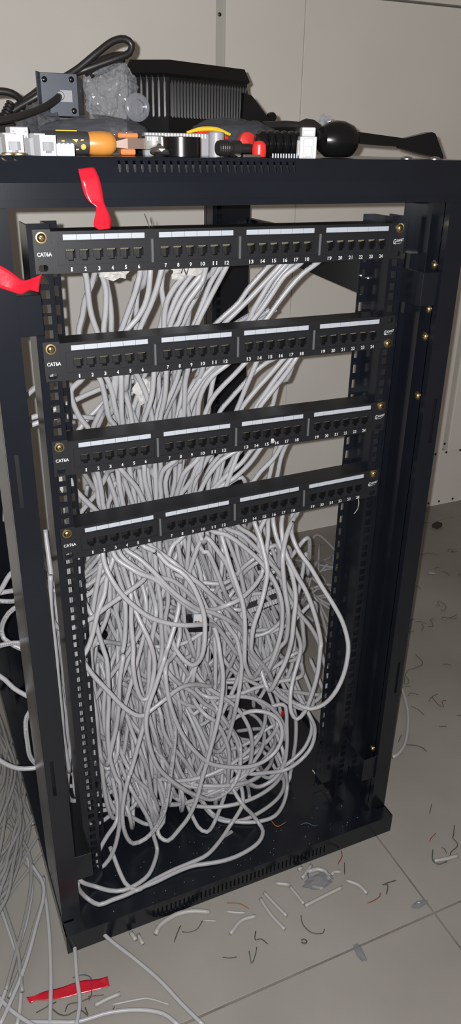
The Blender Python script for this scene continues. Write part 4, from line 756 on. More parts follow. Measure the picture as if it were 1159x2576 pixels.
# floor cables left of the rack
for i, (label, pts) in enumerate(FLOOR_CABLES):
    q = [(x, y, z + 3 * (i % 3)) for x, y, z in pts]
    if not label:
        a, b, e, f = map(np.array, (q[0], q[1], q[-2], q[-1]))
        q = [tuple(a + (a - b) * 1.5)] + q + [tuple(f + (f - e) * 1.5)]
    cable(q, label or 'white cable in the loose sheaf on the floor left of the rack', 'cables spilled on the floor', r=3.2, m='cable_white_dim' if not label else 'cable_white')
for i in range(21):
    y0 = rng.uniform(170, 430); k = rng.uniform(0.5, 1.1); sk = rng.uniform(-8, 14); z = FLOOR + 4 + rng.uniform(0, 26); q = rng.uniform(0, 18)
    pts = [(-310 - q - dx * k - max(0, dy) * sk / 200 + rng.normal(0, 3.5), y0 - dy * k + rng.normal(0, 6), z + rng.uniform(-2, 4) + 12 * math.sin(dy / 120.0))
           for dx, dy in ((8, -190), (2, -120), (0, -50), (4, 20), (18, 90), (40, 150), (70, 205), (110, 255), (160, 300))]
    cable(pts, 'white cable in the loose sheaf on the floor left of the rack', 'cables spilled on the floor', r=3.1, m='cable_white_dim')
for i, pts in enumerate(BACK):
    q = [(x, y, z + rng.uniform(-10, 40)) for x, y, z in pts]
    if i % 2: q[len(q) // 2] = (*q[len(q) // 2][:2], q[len(q) // 2][2] + 50)
    cable(q, 'white cable arching in the pile on the floor behind the rack', 'cables piled behind the rack')
for i in range(22):
    cx, cy = rng.uniform(380, 640), rng.uniform(690, 860)
    a0 = rng.uniform(0, 6.28); span = rng.uniform(2.5, 5); ra, rb = rng.uniform(60, 170), rng.uniform(40, 110)
    pts = [(cx + ra * math.cos(a0 + span * t), min(1020, cy + rb * math.sin(a0 + span * t)), FLOOR + 5 + 55 * math.sin(3.14 * t) * rng.uniform(.3, 1)) for t in np.linspace(0, 1, 8)]
    heap('behind', pts)
build_heap('tangle', 'cable_tangle', 'mass of white cables buried behind the front loops of the tangle')
build_heap('behind', 'cable_pile', 'low pile of white cables on the floor behind the rack')
cable(RCAB, 'single white cable bowing out on the floor right of the rack', None, r=3.4)

# handwritten marks on two cables, as small ink rings
# ================================================================== tapes
def ribbon(name, rows, m, label, cat, group=None, thick=0.25, ncol=6, crumple=0.0, seed=0):
    """rows: list of (left point, right point) in mm; smooth strip with thickness"""
    A = catmull([r[0] for r in rows], 4.0); n = 40
    def rs(P):
        P = np.array(P); t = np.linspace(0, 1, n); s = np.linspace(0, 1, len(P))
        return np.stack([np.interp(t, s, P[:, k]) for k in range(3)], -1)
    A = rs(catmull([r[0] for r in rows], 4.0)); B = rs(catmull([r[1] for r in rows], 4.0))
    G = np.zeros((n, ncol, 3))
    for j in range(ncol):
        t = j / (ncol - 1); G[:, j] = A * (1 - t) + B * t
    r_ = np.random.default_rng(seed)
    for i in range(n):
        for j in range(ncol):
            q = Vector(G[i, j] * 0.05) + Vector((seed, 0, 0))
            G[i, j] += np.array(noise.noise_vector(q)) * crumple
    mb = MB()
    vs = [tuple(G[i, j]) for i in range(n) for j in range(ncol)]
    fs = [(i * ncol + j, i * ncol + j + 1, (i + 1) * ncol + j + 1, (i + 1) * ncol + j) for i in range(n - 1) for j in range(ncol - 1)]
    me = bpy.data.meshes.new(name)
    org = G[n // 2, ncol // 2]
    me.from_pydata([((np.array(v) - org) * S).tolist() for v in vs], [], fs)
    me.shade_smooth(); me.materials.append(MATS[m])
    o = bpy.data.objects.new(name, me); o.location = W(*org)
    md = o.modifiers.new('thickness', 'SOLIDIFY'); md.thickness = thick * S; md.offset = 0
    return put(o, label, cat, group)

ribbon('red_tape', [((-203.9, -73, 70.1), (-188.0, -73, 71.2)), ((-203.6, -77.6, 59.6), (-185.7, -77.6, 61.4)), ((-201.4, -78.2, 47.8), (-183.3, -78.5, 49.8)), ((-196.9, -79.5, 40.5), (-182.3, -79.0, 41.5)), ((-191.4, -82.0, 36.1), (-181.2, -80.0, 37.1)), ((-192.3, -78.0, 26.8), (-178.3, -80.0, 29.2)), ((-192.8, -75.0, 17.9), (-174.6, -75.0, 20.6)), ((-186.4, -73.0, 13.8), (-175.2, -73.0, 14.0))], 'red_tape',
       'strip of red tape hanging from the rack top beam over the top panel', 'tape', 'red tape strips', crumple=1.2, seed=3)
ribbon('red_tape', [((-330, -52, -5), (-330, -52, -28)), ((-303, -52, -12), (-305, -52, -34)), ((-287, -52.5, -20), (-289, -53, -41.5)), ((-275, -54, -27), (-276, -54, -46)), ((-264, -53, -36), (-266, -52, -49.5)), ((-254, -50, -34), (-258, -50, -46)), ((-242.5, -47, -30.5), (-248.5, -48, -49.5))], 'red_tape',
       'strip of red tape stuck from the left post towards the left rail', 'tape', 'red tape strips', crumple=1.5, seed=8)
ribbon('red_tape', [((-374, -118, FLOOR + 1.6), (-371, -129, FLOOR + 1.2)), ((-364, -122, FLOOR + 4), (-362, -128, FLOOR + 1.5)), ((-350, -120, FLOOR + 1.5), (-348, -134, FLOOR + 1.5)), ((-325, -124, FLOOR + 1.2), (-325, -141, FLOOR + 2)), ((-290, -128, FLOOR + 3), (-291, -146, FLOOR + 1.2)), ((-266, -134, FLOOR + 1.2), (-268, -150, FLOOR + 2)), ((-255, -137, FLOOR + 4), (-256, -151, FLOOR + 1.2))], 'red_tape',
       'strip of red tape lying on the floor under two white cables', 'tape', 'red tape strips', crumple=0.8, seed=14)
ribbon('tape_scrap', [((135, 66, -826), (142, 66, -826)), ((134, 64, -833), (142, 66, -834)), ((136, 66, -841), (140, 67, -839))], 'red_tape', 'tiny scrap of red tape caught among the white coils', 'tape', None, crumple=1.5, seed=5)
def crumple_ball(name, c, r, m, label, cat, amp=0.35, seed=1, sub=3, freq=1.4, group=None, flat=True):
    bm = bmesh.new(); bmesh.ops.create_icosphere(bm, subdivisions=sub, radius=1)
    for v in bm.verts:
        q = v.co * freq + Vector((seed * 7.3, seed, 0))
        k = 1 + amp * noise.noise(q) + amp * .6 * noise.noise(q * 2.7) + amp * .35 * noise.noise(q * 6)
        v.co = Vector((v.co.x * r[0] * k, v.co.y * r[1] * k, v.co.z * r[2] * k)) * S
    me = bpy.data.meshes.new(name); bm.to_mesh(me); bm.free()
    me.materials.append(MATS[m])
    if not flat: me.shade_smooth()
    o = bpy.data.objects.new(name, me); o.location = W(*c)
    return put(o, label, cat, group)
crumple_ball('masking_tape_flag', (-134, 68, -48), (15, 5, 10), 'masking_tape', 'crumpled cream tape round the cables under port 6 of the top panel', 'tape', 0.8, 2)
flag = crumple_ball('masking_tape_flag', (-42, 66, -50), (17, 5, 11), 'masking_tape', 'crumpled cream tape with a pen mark under port 10 of the top panel', 'tape', 0.8, 5)
nm = text_mesh('N', 8.0, 9.0, 0.0, 0.0).copy(); nm.materials.clear(); nm.materials.append(MATS['marker_ink'])
part(nm, 'pen_mark', 'marker_ink', flag, loc=(-3, -9, -1), rot=(-0.3, 0.4, -0.2), label='black pen stroke')
crumple_ball('masking_tape_flag', (-216, 90, -322), (15, 5, 16), 'masking_tape', 'crumpled cream tape near the left rail above the bottom panel', 'tape', 0.8, 9)
crumple_ball('masking_tape_flag', (-20, 75, -290), (13, 5, 6), 'masking_tape', 'crumpled cream tape under port 11 of the third panel', 'tape', 0.8, 11)
crumple_ball('masking_tape_flag', (-90, 100, -215), (12, 5, 15), 'masking_tape', 'crumpled cream tape hanging in the gap under the second panel', 'tape', 0.8, 13)
crumple_ball('tape_scrap', (58, -4.5, -272), (3.4, 1.3, 3.4), 'masking_tape', 'small pale tape scrap stuck over number 16 of the third panel', 'tape', 0.35, 15, 2)
# wire ends sticking up behind the top panel, and stray strands
for i, (pts, lab) in enumerate([([(-102, 20, 4), (-104, 22, 12), (-108, 20, 20)], 'fine copper strand poking up behind the top panel, left one'), ([(-99, 20, 4), (-99, 22, 10), (-101, 20, 15)], 'fine copper strand poking up behind the top panel, right one'),
                              ([(206, -4, -381), (209, -5, -390), (208, -5, -402), (203, -4, -410)], 'pale wire strand hanging at number 24 of the bottom panel')]):
    cable(pts, lab, None, r=0.6, m='wire_dark' if i < 2 else 'jacket_white', cat='wire', name='wire_strand', n=6, step=3)

# ================================================================== things in the heap
def term_strip(c, rotz, tilt, label):
    t = empty('terminal_strip', c, (tilt, -0.14, rotz), label=label, cat='terminal strip')
    part(MB().bbox(-48, 48, -3, 10, -16, 16, 1), 'backing', 'panel_black', t)
    for zz in (-9, 9):
        part(MB().bbox(-46, 46, -8, -3, zz - 4, zz + 4, 0.6), 'connector_bar', 'grey_plastic', t)
        tooth = MB().bbox(-1.3, 1.3, -11, -8, -4, 4, 0.3).mesh('tooth'); tooth.materials.append(MATS['white_plastic'])
        for i in range(18): part(tooth, 'tooth', 'white_plastic', t, loc=(-43 + i * 5.05, 0, zz))
term_strip((116, 135, -628), 0.0, -0.5, 'black terminal strip with white teeth half buried behind the tangle')
def keystone_buried(c, label):
    t = empty('network_jack', c, (-0.3, 0.1, -0.2), label=label, cat='network jack')
    part(MB().bbox(-16, 16, 0, 26, -18, 4, 1.5), 'body', 'black_plastic', t)
    part(MB().bbox(-10, 10, -6, 10, -3, 12, 1), 'insert', 'white_plastic', t)
    for i, m in enumerate(('wire_blue', 'wire_orange', 'yellow_plastic', 'wire_blue')):
        part(MB().box(-8.5 + i * 4.6, -5.4 + i * 4.6, -8, -5, -3, 2), 'wire_end', m, t)
keystone_buried((-38, 28, -562), 'black network jack with coloured wire ends showing in the tangle')
for x, y, z, lab in ((-170, 150, -640, 'upper'), (-165, 180, -700, 'lower')):
    t = empty('network_jack', (x, y, z), (0.3, 0.4, 0.3), label=f'{lab} black network jack lost in the left of the tangle', cat='network jack')
    part(MB().bbox(-20, 20, 0, 25, -16, 10, 2), 'body', 'black_plastic', t); part(MB().bbox(-12, 12, -4, 0, -10, 4, 1), 'insert', 'white_plastic', t)
# tray litter
for i, (x, y, lab) in enumerate([(8, 10, 'grey clipping lying on the rack tray before the coils'), ]):
    single(MB().bbox(x - 12, x + 12, y - 3, y + 3, -1021.8, -1018, 1), 'cable_clipping', 'grey_plastic', (x, y, -1021.8), lab, 'clipping', rot=(0, 0, 0.25))
cable([(95, 8, -1021), (97, -6, -1021), (102, -9, -1021), (118, -6, -1021)], 'bent brown wire on the tray right of the coils', None, r=1.0, m='wire_orange', cat='wire', name='wire_clipping', n=6, step=4)
cable([(140, -22, -1021), (152, -24, -1019), (160, -33, -1021), (168, -36, -1021)], 'blue wire wisp on the tray near the front vents', None, r=0.9, m='wire_blue', cat='wire', name='wire_clipping', n=6, step=4)
cable([(215, 70, -1000), (222, 60, -1012), (228, 52, -1019)], 'thin pale sliver leaning on the tray below the right rail', None, r=1.2, m='jacket_white', cat='clipping', name='cable_clipping', n=6, step=4)
r_ = np.random.default_rng(4)
for i in range(60):
    x = r_.uniform(-240, 240); y = r_.uniform(-44, 40); q = r_.uniform(0.5, 1.0)
    if r_.random() < 0.45: y = r_.uniform(-74, -54); z = -1012.3
    else: z = -1021.9
    single(MB().hull([(x + q * a, y + q * b, z + c) for a, b, c in ((-1, -1, 0), (1, -.6, 0), (.4, 1, 0), (-.2, 0, .9))]), 'plastic_crumb', 'jacket_white', (x, y, z), 'tiny pale crumb of plastic on the black rack base', 'crumb', 'crumbs on the rack base')

# ================================================================== floor litter
for colr, r, label, pts in WIRE:
    g = 'dark wire clippings on the floor' if label.startswith('thin dark wire clipping') else 'wire clippings on the floor'
    cable(pts, label, g, r=r * 0.75, m='wire_' + colr, cat='wire', name='wire_clipping', n=6, step=4)
for label, r, pts in SCRAP:
    cable(pts, label, 'white jacket scraps on the floor', r=r, m='jacket_white', cat='scrap', name='jacket_scrap', n=8, step=5)
single(MB().bbox(1160, 1192, 902, 926, FLOOR, FLOOR + 14, 3), 'rubble_lump', 'crumb_dark', (1176, 914, FLOOR), 'dark square lump on the floor near the wall', 'rubble', rot=(0, 0, 0.4))
crumple_ball('rubble_lump', (295, -418, FLOOR + 3), (7, 5, 4), 'crumb_dark', 'small dark crumb at the lower right of the floor', 'rubble', 0.4, 3, 2)
crumple_ball('plastic_scrap', (118, -258, FLOOR + 5), (6, 16, 5), 'bubble_film', 'crumpled clear plastic scrap on the lower right floor', 'plastic scrap', 0.4, 4, 3, flat=True)
crumple_ball('plastic_scrap', (258, -225, FLOOR + 3), (16, 5, 3), 'bubble_film', 'thin clear plastic scrap beside the crossing floor joints', 'plastic scrap', 0.4, 6, 3)
crumple_ball('paper_scrap', (122, -120, FLOOR + 5), (24, 14, 6), 'bubble_film', 'crumpled white sheath scrap on the floor at the rack front', 'scrap', 0.5, 7, 3)

# ================================================================== things on top of the rack
ZT = 80.8
def keystone(c, rotz, rotx, label, tall=False):
    t = empty('keystone_jack', c, (rotx, 0, rotz), label=label, cat='network jack', group='white keystone jacks on the rack top')
    # local frame: stands on z = 0; front (socket) face towards -y
    w = 'white_plastic'
    if tall:
        part(MB().bbox(-9.5, 9.5, -9, 9, 0, 22, 0.8), 'body', w, t)
        part(MB().bbox(-7.5, 7.5, -8, 8, 22, 31, 0.8), 'head', w, t)
        part(MB().bbox(-5.5, 5.5, -10.4, -9, 1, 20, 0.4), 'latch_plate', w, t)
        part(MB().bbox(-3.6, 3.6, -11.2, -10.2, 2, 12, 0.3), 'latch_tab', w, t)
        part(MB().bbox(-6.0, 6.0, -9.0, -8.0, 24, 28, 0.3), 'head_ridge', w, t)
        for i in range(6): part(MB().bbox(-10.6, -9.5, -6 + i * 2.1, -4.8 + i * 2.1, 3, 18, 0.2), 'terminal_tooth', w, t)
        part(MB().bbox(-10.0, -9.3, -7, 6, 8, 14, 0.2), 'wire_colour_code', 'red_plastic', t)
    else:
        part(MB().holed(-8.5, 8.5, 0, 18, [(-5.6, 5.6, 4.5, 12), (-3, 3, 2.5, 4.6)], lambda u, v, d: (u, d, v), -8, 6), 'socket_block', w, t)
        part(MB().box(-6, 6, 4, 5, 2, 13), 'socket_back', 'grey_plastic', t)
        part(MB().hull([(x, y, z) for x, z in ((-8, 0), (8, 0), (8, 16), (-8, 16)) for y in (6,)] + [(x, y, z) for x in (-9.5, 9.5) for y in (12, 26) for z in (0.5, 15)]), 'rear_block', w, t)
        part(MB().bbox(-6, 6, 8, 20, 15, 19.5, 0.8), 'cap', w, t)
        for i in range(4): part(MB().bbox(9.2, 10.4, 12 + i * 3.4, 13.8 + i * 3.4, 0.8, 7, 0.2), 'terminal_tooth', w, t)
        part(MB().bbox(9.3, 10.0, 12, 25, 9, 14, 0.2), 'wire_colour_code', 'red_plastic', t)
    return t
keystone((60, -52, ZT), -0.35, 0, 'white keystone jack standing upright before the ribbed black tool', True)
keystone((-232, -58, ZT), 0.25, 0, 'white keystone jack with a red code patch at the left front')
keystone((-262, -56, ZT), 0.1, 0, 'leftmost white keystone jack cut by the picture edge')
t = empty('keystone_jack', (-250, -18, ZT + 8), (0, 0, 0.1), label='white keystone jack lying behind the two left ones', cat='network jack', group='white keystone jacks on the rack top')
part(MB().bbox(-9, 9, -9, 9, -8, 17, 0.8), 'body', 'white_plastic', t)
for dx in (-6, 6):
    for dz in (3, 8, 13): part(MB().box(dx - .8, dx + .8, -9.4, -8.8, dz - .8, dz + .8), 'terminal_slot', 'grey_plastic', t)
t = empty('jack_cap', (-214, -62, ZT), (0, 0, 0.1), label='small white jack cap in front of the black and orange tool', cat='jack cap')
part(MB().bbox(-9, 9, -5, 5, 0, 11, 0.6), 'body', 'white_plastic', t)
for i in range(4): part(MB().bbox(-7.4 + i * 4.2, -5.2 + i * 4.2, -5.6, -4.8, 7.5, 11.5, 0.2), 'ridge', 'white_plastic', t)
for i, x in enumerate((-268, -258)):
    single(MB().tube([(x + 6 * math.cos(a), -68 + 4 * math.sin(a), ZT + 1.4) for a in np.linspace(0, 6.28, 14)], 1.3, 6, 2), 'metal_ring', 'brass', (x, -68, ZT), ['left', 'right'][i] + ' small metal ring before the left keystone jacks', 'ring', smooth=True)

# black and orange termination tool
tl = empty('termination_tool', (-180, -10, ZT), (0, 0, -0.05), label='black and orange hand tool with a yellow mark lying along the front', cat='hand tool')
def lx(prof, m, name, z=11.5, y=0, label=None, sy=1.0):
    mb = MB().lathe([(r, t) for t, r in prof], (1, 0, 0), (0, 0, 0), 24)
    mb.v = [(a, y + b * sy, max(0.2, z + c)) for a, b, c in mb.v]
    return part(mb, name, m, tl, smooth=True, label=label)
lx([(-44, 8), (-43, 11), (-30, 11.5), (-4, 11.3), (3, 10.8)], 'dark_grey_plastic', 'handle_sleeve', label='black sleeve with a yellow mark')
lx([(3, 10.6), (8, 11.6), (18, 11.9), (26, 11.4), (30, 8.5), (32, 6)], 'orange_plastic', 'grip_collar', label='orange collar')
part(MB().bbox(-30, -8, -3, 3, 22, 23.4, 0.4), 'handle_ridge', 'yellow_plastic', tl)
part(MB().bbox(34, 56, -6, 8, 17, 22, 1.2), 'upper_jaw_grip', 'orange_bright', tl)
part(MB().bbox(36, 52, -8, 4, 1, 7, 1.2), 'lower_jaw_grip', 'orange_bright', tl)
part(MB().hull([(32, a, 11 + b) for a in (-4, 4) for b in (-3, 3)] + [(44, a, 12 + b) for a in (-6, 6) for b in (-5, 5)] + [(62, a, 12 + b) for a in (-6, 6) for b in (-5, 5)]), 'jaw', 'brown_shaft', tl)
part(MB().bbox(62, 84, -8, 6, 6, 20, 0.6), 'blade_block', 'steel', tl)
for i in range(5): part(MB().box(65 + i * 2.6, 66.2 + i * 2.6, -8.5, -8, 15, 19), 'blade_tooth', 'label_white', tl)
for poly in ([(-26, 6), (-23, 6), (-23, 14), (-26, 14)], [(-15, 15), (-9, 15), (-11, 12)], [(-12, 5), (-9, 5), (-3, 15), (-6, 15)],
             [(-4 + 2.7 * math.cos(a), 8 + 2.7 * math.sin(a)) for a in np.linspace(0, 6.28, 12, endpoint=False)]):
    mb = MB().prism([(a, b) for a, b in poly], 'y', -12.2, -9.0)
    mb.v = [(a, -math.sqrt(max(0.1, 11.75**2 - (c - 11.5)**2)) if b < -11 else b, c) for a, b, c in mb.v]
    part(mb, 'handle_mark', 'yellow_print', tl)
crumple_ball('foil_scrap', (-112, -50, ZT + 5), (11, 6, 5), 'steel', 'crumpled foil scrap beside the tool jaws', 'foil scrap', 0.4, 4, 2)
t = empty('small_connector', (-104, -46, ZT), (0, 0, 0.1), label='small black connector with a metal end left of the black roll', cat='connector')
part(MB().lathe([(2, -8), (4, -7), (4.2, 2), (3, 4)], (1, 0, 0), (0, 0, 4.4), 14), 'body', 'black_plastic', t, smooth=True)
part(MB().bbox(4, 11, -3, 3, 1, 8, 0.5), 'metal_end', 'steel', t)
part(MB().tube([(-7, 0, 5), (-10, 0, 8), (-8, 0, 12), (-5, 0, 10)], 0.9, 6, 2), 'wire_loop', 'black_rubber', t)
# black roll
t = empty('tape_roll', (-84, -38, ZT), label='glossy black tape roll lying flat near the front edge', cat='tape roll')
part(MB().lathe([(20, 0), (21, 0.6), (21, 18.6), (20, 19.2), (15, 19.2), (14.5, 18.6)], (0, 0, 1), (0, 0, 0), 36), 'roll', 'black_plastic', t, smooth=True)
part(MB().lathe([(14.4, 18.7), (13, 19.4), (12.5, 18.9)], (0, 0, 1), (0, 0, 0), 28), 'core', 'grey_plastic', t, smooth=True)
t = empty('cable_tie_strip', (-70, -4, ZT + 18), (0, 0, -0.04), label='grey ribbed strip lying behind the black roll', cat='strip')
part(MB().bbox(-44, 30, -5, 5, -18, 5, 1), 'body', 'grey_plastic', t)
for i in range(20): part(MB().box(-42 + i * 3.5, -40.6 + i * 3.5, -5.5, -5, 0, 4.5), 'rib', 'wall_strip', t)
part(MB().lathe([(9, -18), (9, 6), (8, 7)], (0, 0, 1), (40, 0, 0), 20), 'end_cap', 'grey_plastic', t, smooth=True)

# pliers with red and yellow handles
t = empty('pliers', (10, 28, ZT + 14), label='pliers with red and yellow handles lying behind the black roll', cat='pliers')
part(MB().tube([(-62, 0, 10), (-45, 0, 14), (-25, 0, 14), (-8, 0, 9)], [1.5, 2.6, 2.6, 1.5], 8, 3), 'yellow_handle_edge', 'yellow_plastic', t, smooth=True)
part(MB().tube([(-58, 2, 5), (-42, 2, 9), (-26, 2, 9), (-10, 2, 5)], [2, 4, 4, 2], 8, 3), 'red_handle', 'red_plastic', t, smooth=True)
part(MB().lathe([(3, -6), (10, -4), (11, 0), (10, 4), (3, 6)], (0, 1, 0), (13, 0, 2), 20), 'pivot_boss', 'red_plastic', t, smooth=True)
part(MB().bbox(14, 52, -5, 5, -5, 6, 2.5), 'red_grip', 'red_plastic', t)
part(MB().bbox(-10, 60, -3, 6, -14, -5, 2), 'jaw', 'black_plastic', t)
# black coaxial fittings
t = empty('cable_fitting', (-14, -36, ZT), (0, 0, 0.05), label='black threaded cable fitting with a pale tip in front of the pliers', cat='fitting')
part(MB().lathe([(7, -28), (7.5, -26), (7.5, -16), (6, -15), (6, -12), (8.2, -11), (8.2, -2), (5, 0), (5, 12), (4, 16)], (1, 0, 0), (0, 0, 9), 18), 'body', 'black_rubber', t, smooth=True)
part(MB().bbox(14, 19, -3, 3, 7, 13, 0.8), 'pale_tip', 'label_white', t)
for i in range(4): part(MB().lathe([(8.0, -25 + i * 2.6), (8.3, -24.4 + i * 2.6), (8.0, -23.8 + i * 2.6)], (1, 0, 0), (0, 0, 9), 18), 'thread_ring', 'black_rubber', t)
single(MB().bbox(-18, 4, -54, -50, ZT, ZT + 3.4, 0.8), 'crimp_pin', 'steel', (-8, -52, ZT), 'shiny metal pin lying under the black fitting', 'metal pin')
crumple_ball('foil_scrap', (-25, -52, ZT + 2), (5, 4, 2), 'steel', 'tiny foil scrap left of the shiny pin', 'foil scrap', 0.4, 9, 2)
# red ended ribbed grip tool with bulb and flared foot
t = empty('ribbed_tool', (120, 10, ZT), (0, 0, 0.0), label='long black tool with ribbed grip, round body and flared end', cat='hand tool')
prof = [(2, -98), (10, -96)]
for i in range(6):
    a = -94 + i * 9.5
    prof += [(11.5, a), (14.0, a + 2.5), (14.0, a + 5.5), (11.8, a + 8.0)]
prof += [(13, -34), (11, -26)]
mb = MB().lathe(prof, (1, 0, 0), (0, -8, 14.2), 24); part(mb, 'ribbed_grip', 'black_plastic', t, smooth=True)
mb = MB().lathe([(6, -16), (14, -14), (19, -6), (21.5, 4), (21.5, 14), (18, 26), (11, 33), (6, 36)], (1, 0, -0.03), (8, 0, 19.5), 28)
mb.v = [(a, b, max(0.3, c)) for a, b, c in mb.v]
part(mb, 'round_body', 'black_plastic', t, smooth=True)
part(MB().hull([(42, a, b) for a in (-5, 5) for b in (16, 29)] + [(113, a, b) for a in (-5, 5) for b in (13, 23)]), 'shaft', 'black_plastic', t)
part(MB().hull([(106, a, b) for a in (-4, 4) for b in (12, 22)] + [(150, a, b) for a in (-7, 7) for b in (31,)] + [(156, a, b) for a in (-7, 7) for b in (29,)] + [(172, a, b) for a in (-8, 8) for b in (0.5, 3)] + [(142, a, b) for a in (-7, 7) for b in (5,)]), 'flared_foot', 'black_plastic', t)
single(MB().lathe([(3, 0), (7.5, 1), (8, 6), (7.5, 13), (5, 16), (1, 17)], (0, 0, 1), (4, -46, ZT), 20), 'rubber_bung', 'red_bright', (4, -46, ZT), 'bright red bung standing at the end of the ribbed grip', 'bung', smooth=True)
t = empty('terminal_row', (40, -56, ZT), label='low strip of pale pins before the ribbed grip', cat='pin strip')
part(MB().bbox(-26, 20, 0, 5, 0, 2, 0.4), 'base', 'black_plastic', t)
for i in range(14): part(MB().box(-25 + i * 3.3, -23.4 + i * 3.3, -0.6, 0, 0.4, 4.6), 'pin', 'label_white', t)
crumple_ball('rubber_grommet', (124, 62, ZT + 27), (19, 15, 17), 'black_rubber', 'dull black lump behind the upright keystone jack', 'lump', 0.10, 3, 3, flat=False)
crumple_ball('plastic_wad', (152, 72, ZT + 30), (12, 9, 17), 'bubble_film', 'pale crumpled plastic wad behind the round tool body', 'plastic wad', 0.4, 12, 3)
# black wedge bracket
t = empty('wedge_bracket', (70, 110, ZT), label='black wedge shaped bracket leaning before the finned box', cat='bracket')
part(MB().prism([(-17, 34), (-15, 71), (-4, 68), (20, 44), (30, 40), (36, 34)], 'y', -4, 4), 'web', 'black_plastic', t)
part(MB().bbox(-20, 60, -12, 8, 0, 35, 3), 'foot', 'black_plastic', t)
part(MB().lathe([(5, -5), (6, -3), (6, 3), (5, 5)], (0, 1, 0), (26, 0, 45), 14), 'knob', 'black_plastic', t, smooth=True)
single(MB().tube([(60, 60, ZT + 34), (95, 62, ZT + 36), (125, 60, ZT + 33), (150, 58, ZT + 24)], 4.5, 8, 5), 'black_hose', 'black_rubber', (100, 60, ZT), 'short black hose running behind the ribbed grip', 'hose', smooth=True)

# finned black box
fbx = empty('finned_box', (10, 200, ZT), (0, 0, 0), label='black metal box with vertical cooling fins on the rack top', cat='finned box')
# plan: front-left corner edge at A, left face to B, right face to C
A_, B_, C_ = (-36, -40), (-82, -8), (112, 36)
D_ = (B_[0] + C_[0] - A_[0], B_[1] + C_[1] - A_[1])
cen = ((B_[0] + C_[0]) / 2, (B_[1] + C_[1]) / 2)
def sc_(p, k): return (cen[0] + (p[0] - cen[0]) * k, cen[1] + (p[1] - cen[1]) * k)
ring = lambda k, z: [(*sc_(p, k), z) for p in (A_, B_, D_, C_)]
mb = MB().hull(ring(0.97, 26) + ring(0.97, 88)); part(mb, 'body', 'black_plastic', fbx)
mb = MB().hull(ring(0.93, 86) + ring(1.02, 92) + ring(0.92, 107)); part(mb, 'lid', 'black_plastic', fbx)
mb = MB().hull(ring(1.0, 26) + ring(1.0, 44)); part(mb, 'plinth', 'black_plastic', fbx)
mb = MB().hull(ring(0.9, 0) + ring(0.9, 27)); part(mb, 'foot_block', 'black_plastic', fbx)
def fin_on(P, Q, n, lo, hi):
    d = Vector((Q[0] - P[0], Q[1] - P[1], 0)); L = d.length; d.normalize(); nn = Vector((d.y, -d.x, 0))
    if nn.dot(Vector((cen[0] - P[0], cen[1] - P[1], 0))) > 0: nn = -nn
    me = None
    for i in range(n):
        s = L * (lo + (hi - lo) * i / (n - 1))
        if me is None:
            mb = MB().prism([(-2.5, 40), (2.0, 44), (2.0, 80), (-1.0, 86), (-0.6, 92), (-2.5, 92)], 'x', -0.55, 0.55)
            me = mb.mesh('fin'); me.materials.append(MATS['fin_lit_black'])
        o = part(me, 'fin', 'black_plastic', fbx)
        c = Vector((P[0], P[1], 0)) + d * s
        xa = d; ya = nn
        mt = Matrix(((xa.x, ya.x, 0, c.x * S), (xa.y, ya.y, 0, c.y * S), (0, 0, 1, 0), (0, 0, 0, 1)))
        o.matrix_local = mt
fin_on(A_, B_, 7, 0.10, 0.92)
fin_on(A_, C_, 26, 0.05, 0.97)

# power strip end with cord
pd = empty('power_strip', (-176, 120, ZT), (0, 0, 0.0), label='grey metal power strip seen end-on with a black cord', cat='power strip')
part(MB().hull([(x, y, z) for x, y in ((-21, 2), (23, 2), (50, 75), (6, 75)) for z in (39.5, 82)]), 'body', 'dark_grey_plastic', pd)
part(MB().bbox(-20, 24, -1, 2, 39, 83, 0.6), 'end_plate', 'pdu_grey', pd)
part(MB().prism([(-20, -1), (-26, -14), (-25, -15), (-18.5, -2)], 'z', 39, 83), 'mounting_flange', 'pdu_grey', pd)
for dx, dz in ((-14, 76), (17, 77), (-13, 45), (18, 45)):
    s_ = part(MB().lathe([(3.2, 0), (3.2, 1), (2, 2), (0.2, 2.2)], (0, -1, 0), (dx, -1, dz), 14), 'plate_screw', 'black_plastic', pd, smooth=True)
part(MB().bbox(3, 17, -1.4, -0.9, 54, 66, 0.1), 'plate_sticker', 'grey_plastic', pd)
part(MB().lathe([(5, 0), (5, 4), (4, 6)], (0, -1, 0), (2, -1, 60), 16), 'cord_gland', 'grey_plastic', pd, smooth=True)
part(MB().tube([(2, -2, 60), (-6, -16, 55), (-30, -40, 44), (-70, -60, 33), (-120, -70, 26), (-170, -60, 20)], 4.0, 10, 5), 'power_cord', 'black_rubber', pd, smooth=True)
part(MB().bbox(-40, 60, -10, 100, 0, 39, 4), 'carton_support', 'dark_grey_plastic', pd, label='dark base under the strip end') if False else None
single(MB().hull([(x, y, z) for x in (-205, -128) for y in (100, 200) for z in (ZT, ZT + 37)] + [(-120, 150, ZT + 20)]), 'dark_pouch', 'dark_grey_plastic', (-166, 150, ZT), 'dark grey pouch the power strip rests on', 'pouch')
def cord(pts, label, r=4.2): cable(pts, label, 'black cords on the rack top', r=r, m='black_rubber', cat='cord', name='coiled_flex', n=10, step=5)
cord([(-240, 185, 112), (-215, 175, 128), (-190, 165, 142), (-165, 162, 158), (-140, 162, 172), (-115, 160, 190), (-95, 160, 203), (-80, 160, 206), (-72, 160, 201), (-75, 160, 192), (-90, 160, 186), (-110, 162, 179), (-130, 165, 172), (-155, 172, 163), (-190, 180, 145), (-225, 185, 122)], 'black cord folded into a tall loop above the power strip')
cord([(-130, 172, 170), (-112, 170, 180), (-92, 168, 187), (-80, 168, 188)], 'thick black bundled cord below the tall loop', r=6.0)
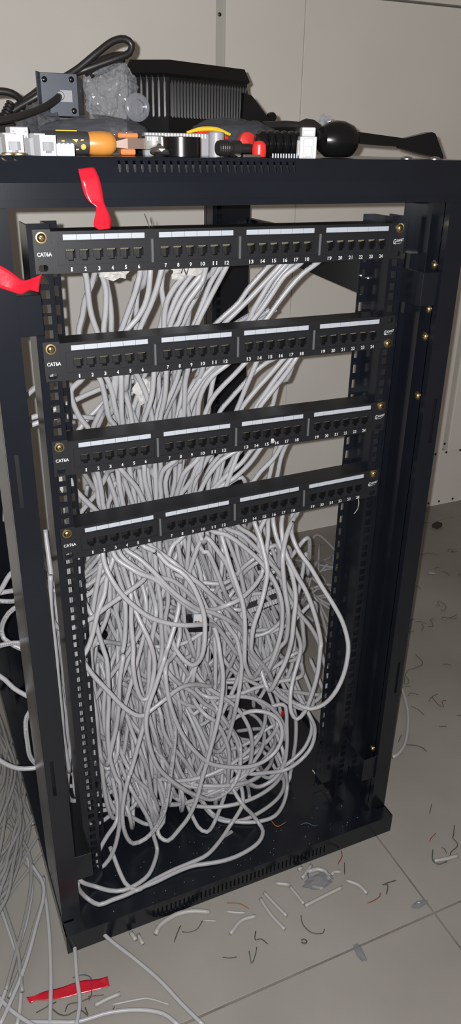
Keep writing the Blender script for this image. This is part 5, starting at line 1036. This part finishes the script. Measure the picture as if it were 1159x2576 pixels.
cord([(-120, 182, 168), (-100, 180, 176), (-85, 178, 184), (-78, 176, 188)], 'second black bundled cord under the thick one', r=5.0)
cord([(-200, 190, 128), (-212, 180, 142), (-228, 178, 146), (-250, 178, 143), (-280, 180, 130)], 'black cord arching out at the left picture edge')
cord([(-150, 200, 166), (-180, 190, 152), (-205, 182, 134), (-230, 170, 110), (-240, 160, 100)], 'black cord slanting down left behind the power strip', r=3.6)
t = empty('mains_plug', (-238, 150, ZT + 26), (0, 0.5, 0.3), label='black moulded plug with ribs at the left edge', cat='plug')
part(MB().bbox(-14, 14, -9, 9, -14, 12, 3), 'body', 'black_rubber', t)
for i in range(5): part(MB().lathe([(6 - i * .5, 12 + i * 4), (7 - i * .5, 13 + i * 4), (7 - i * .5, 14.5 + i * 4), (5.6 - i * .5, 15.5 + i * 4)], (0, 0, 1), (0, 0, 0), 14), 'strain_rib', 'black_rubber', t, smooth=True)
single(MB().hull([(x, y, z) for x in (-290, -215) for y in (120, 210) for z in (ZT, ZT + 14)] + [(-250, 160, ZT + 20)]), 'dark_pouch', 'dark_grey_plastic', (-250, 160, ZT), 'dark grey flat pouch under the plug at the left edge', 'pouch')

# clear plastic
crumple_ball('bubble_wrap', (-92, 190, ZT + 70), (33, 24, 37), 'bubble_film', 'ball of clear bubble wrap between power strip and finned box', 'bubble wrap', 0.22, 3, 5, 2.2, flat=True)
crumple_ball('plastic_bag', (-205, 96, ZT + 30), (20, 14, 18), 'bag_film', 'crumpled clear bag piece left of the power strip', 'plastic bag', 0.5, 6, 4, 2.0)
def bag(c, r, label, seed):
    return crumple_ball('plastic_bag', c, r, 'bag_film', label, 'plastic bag', 0.12, seed, 5, 1.5, flat=False)
bag((-150, 52, ZT + 20), (62, 28, 19), 'dark clear plastic bag lying behind the orange tool', 4)
bag((20, 60, ZT + 22), (60, 26, 19), 'clear plastic bag stretched over the pliers', 9)
single(MB().lathe([(13, 0), (16, 2), (16, 5), (13, 7), (9, 7), (9, 0.2)], (0, -1, 0), (-72, 150, ZT + 52), 26), 'clear_lid', 'bubble_film', (-72, 150, ZT + 52), 'round clear plastic lid against the finned box', 'lid', smooth=True)
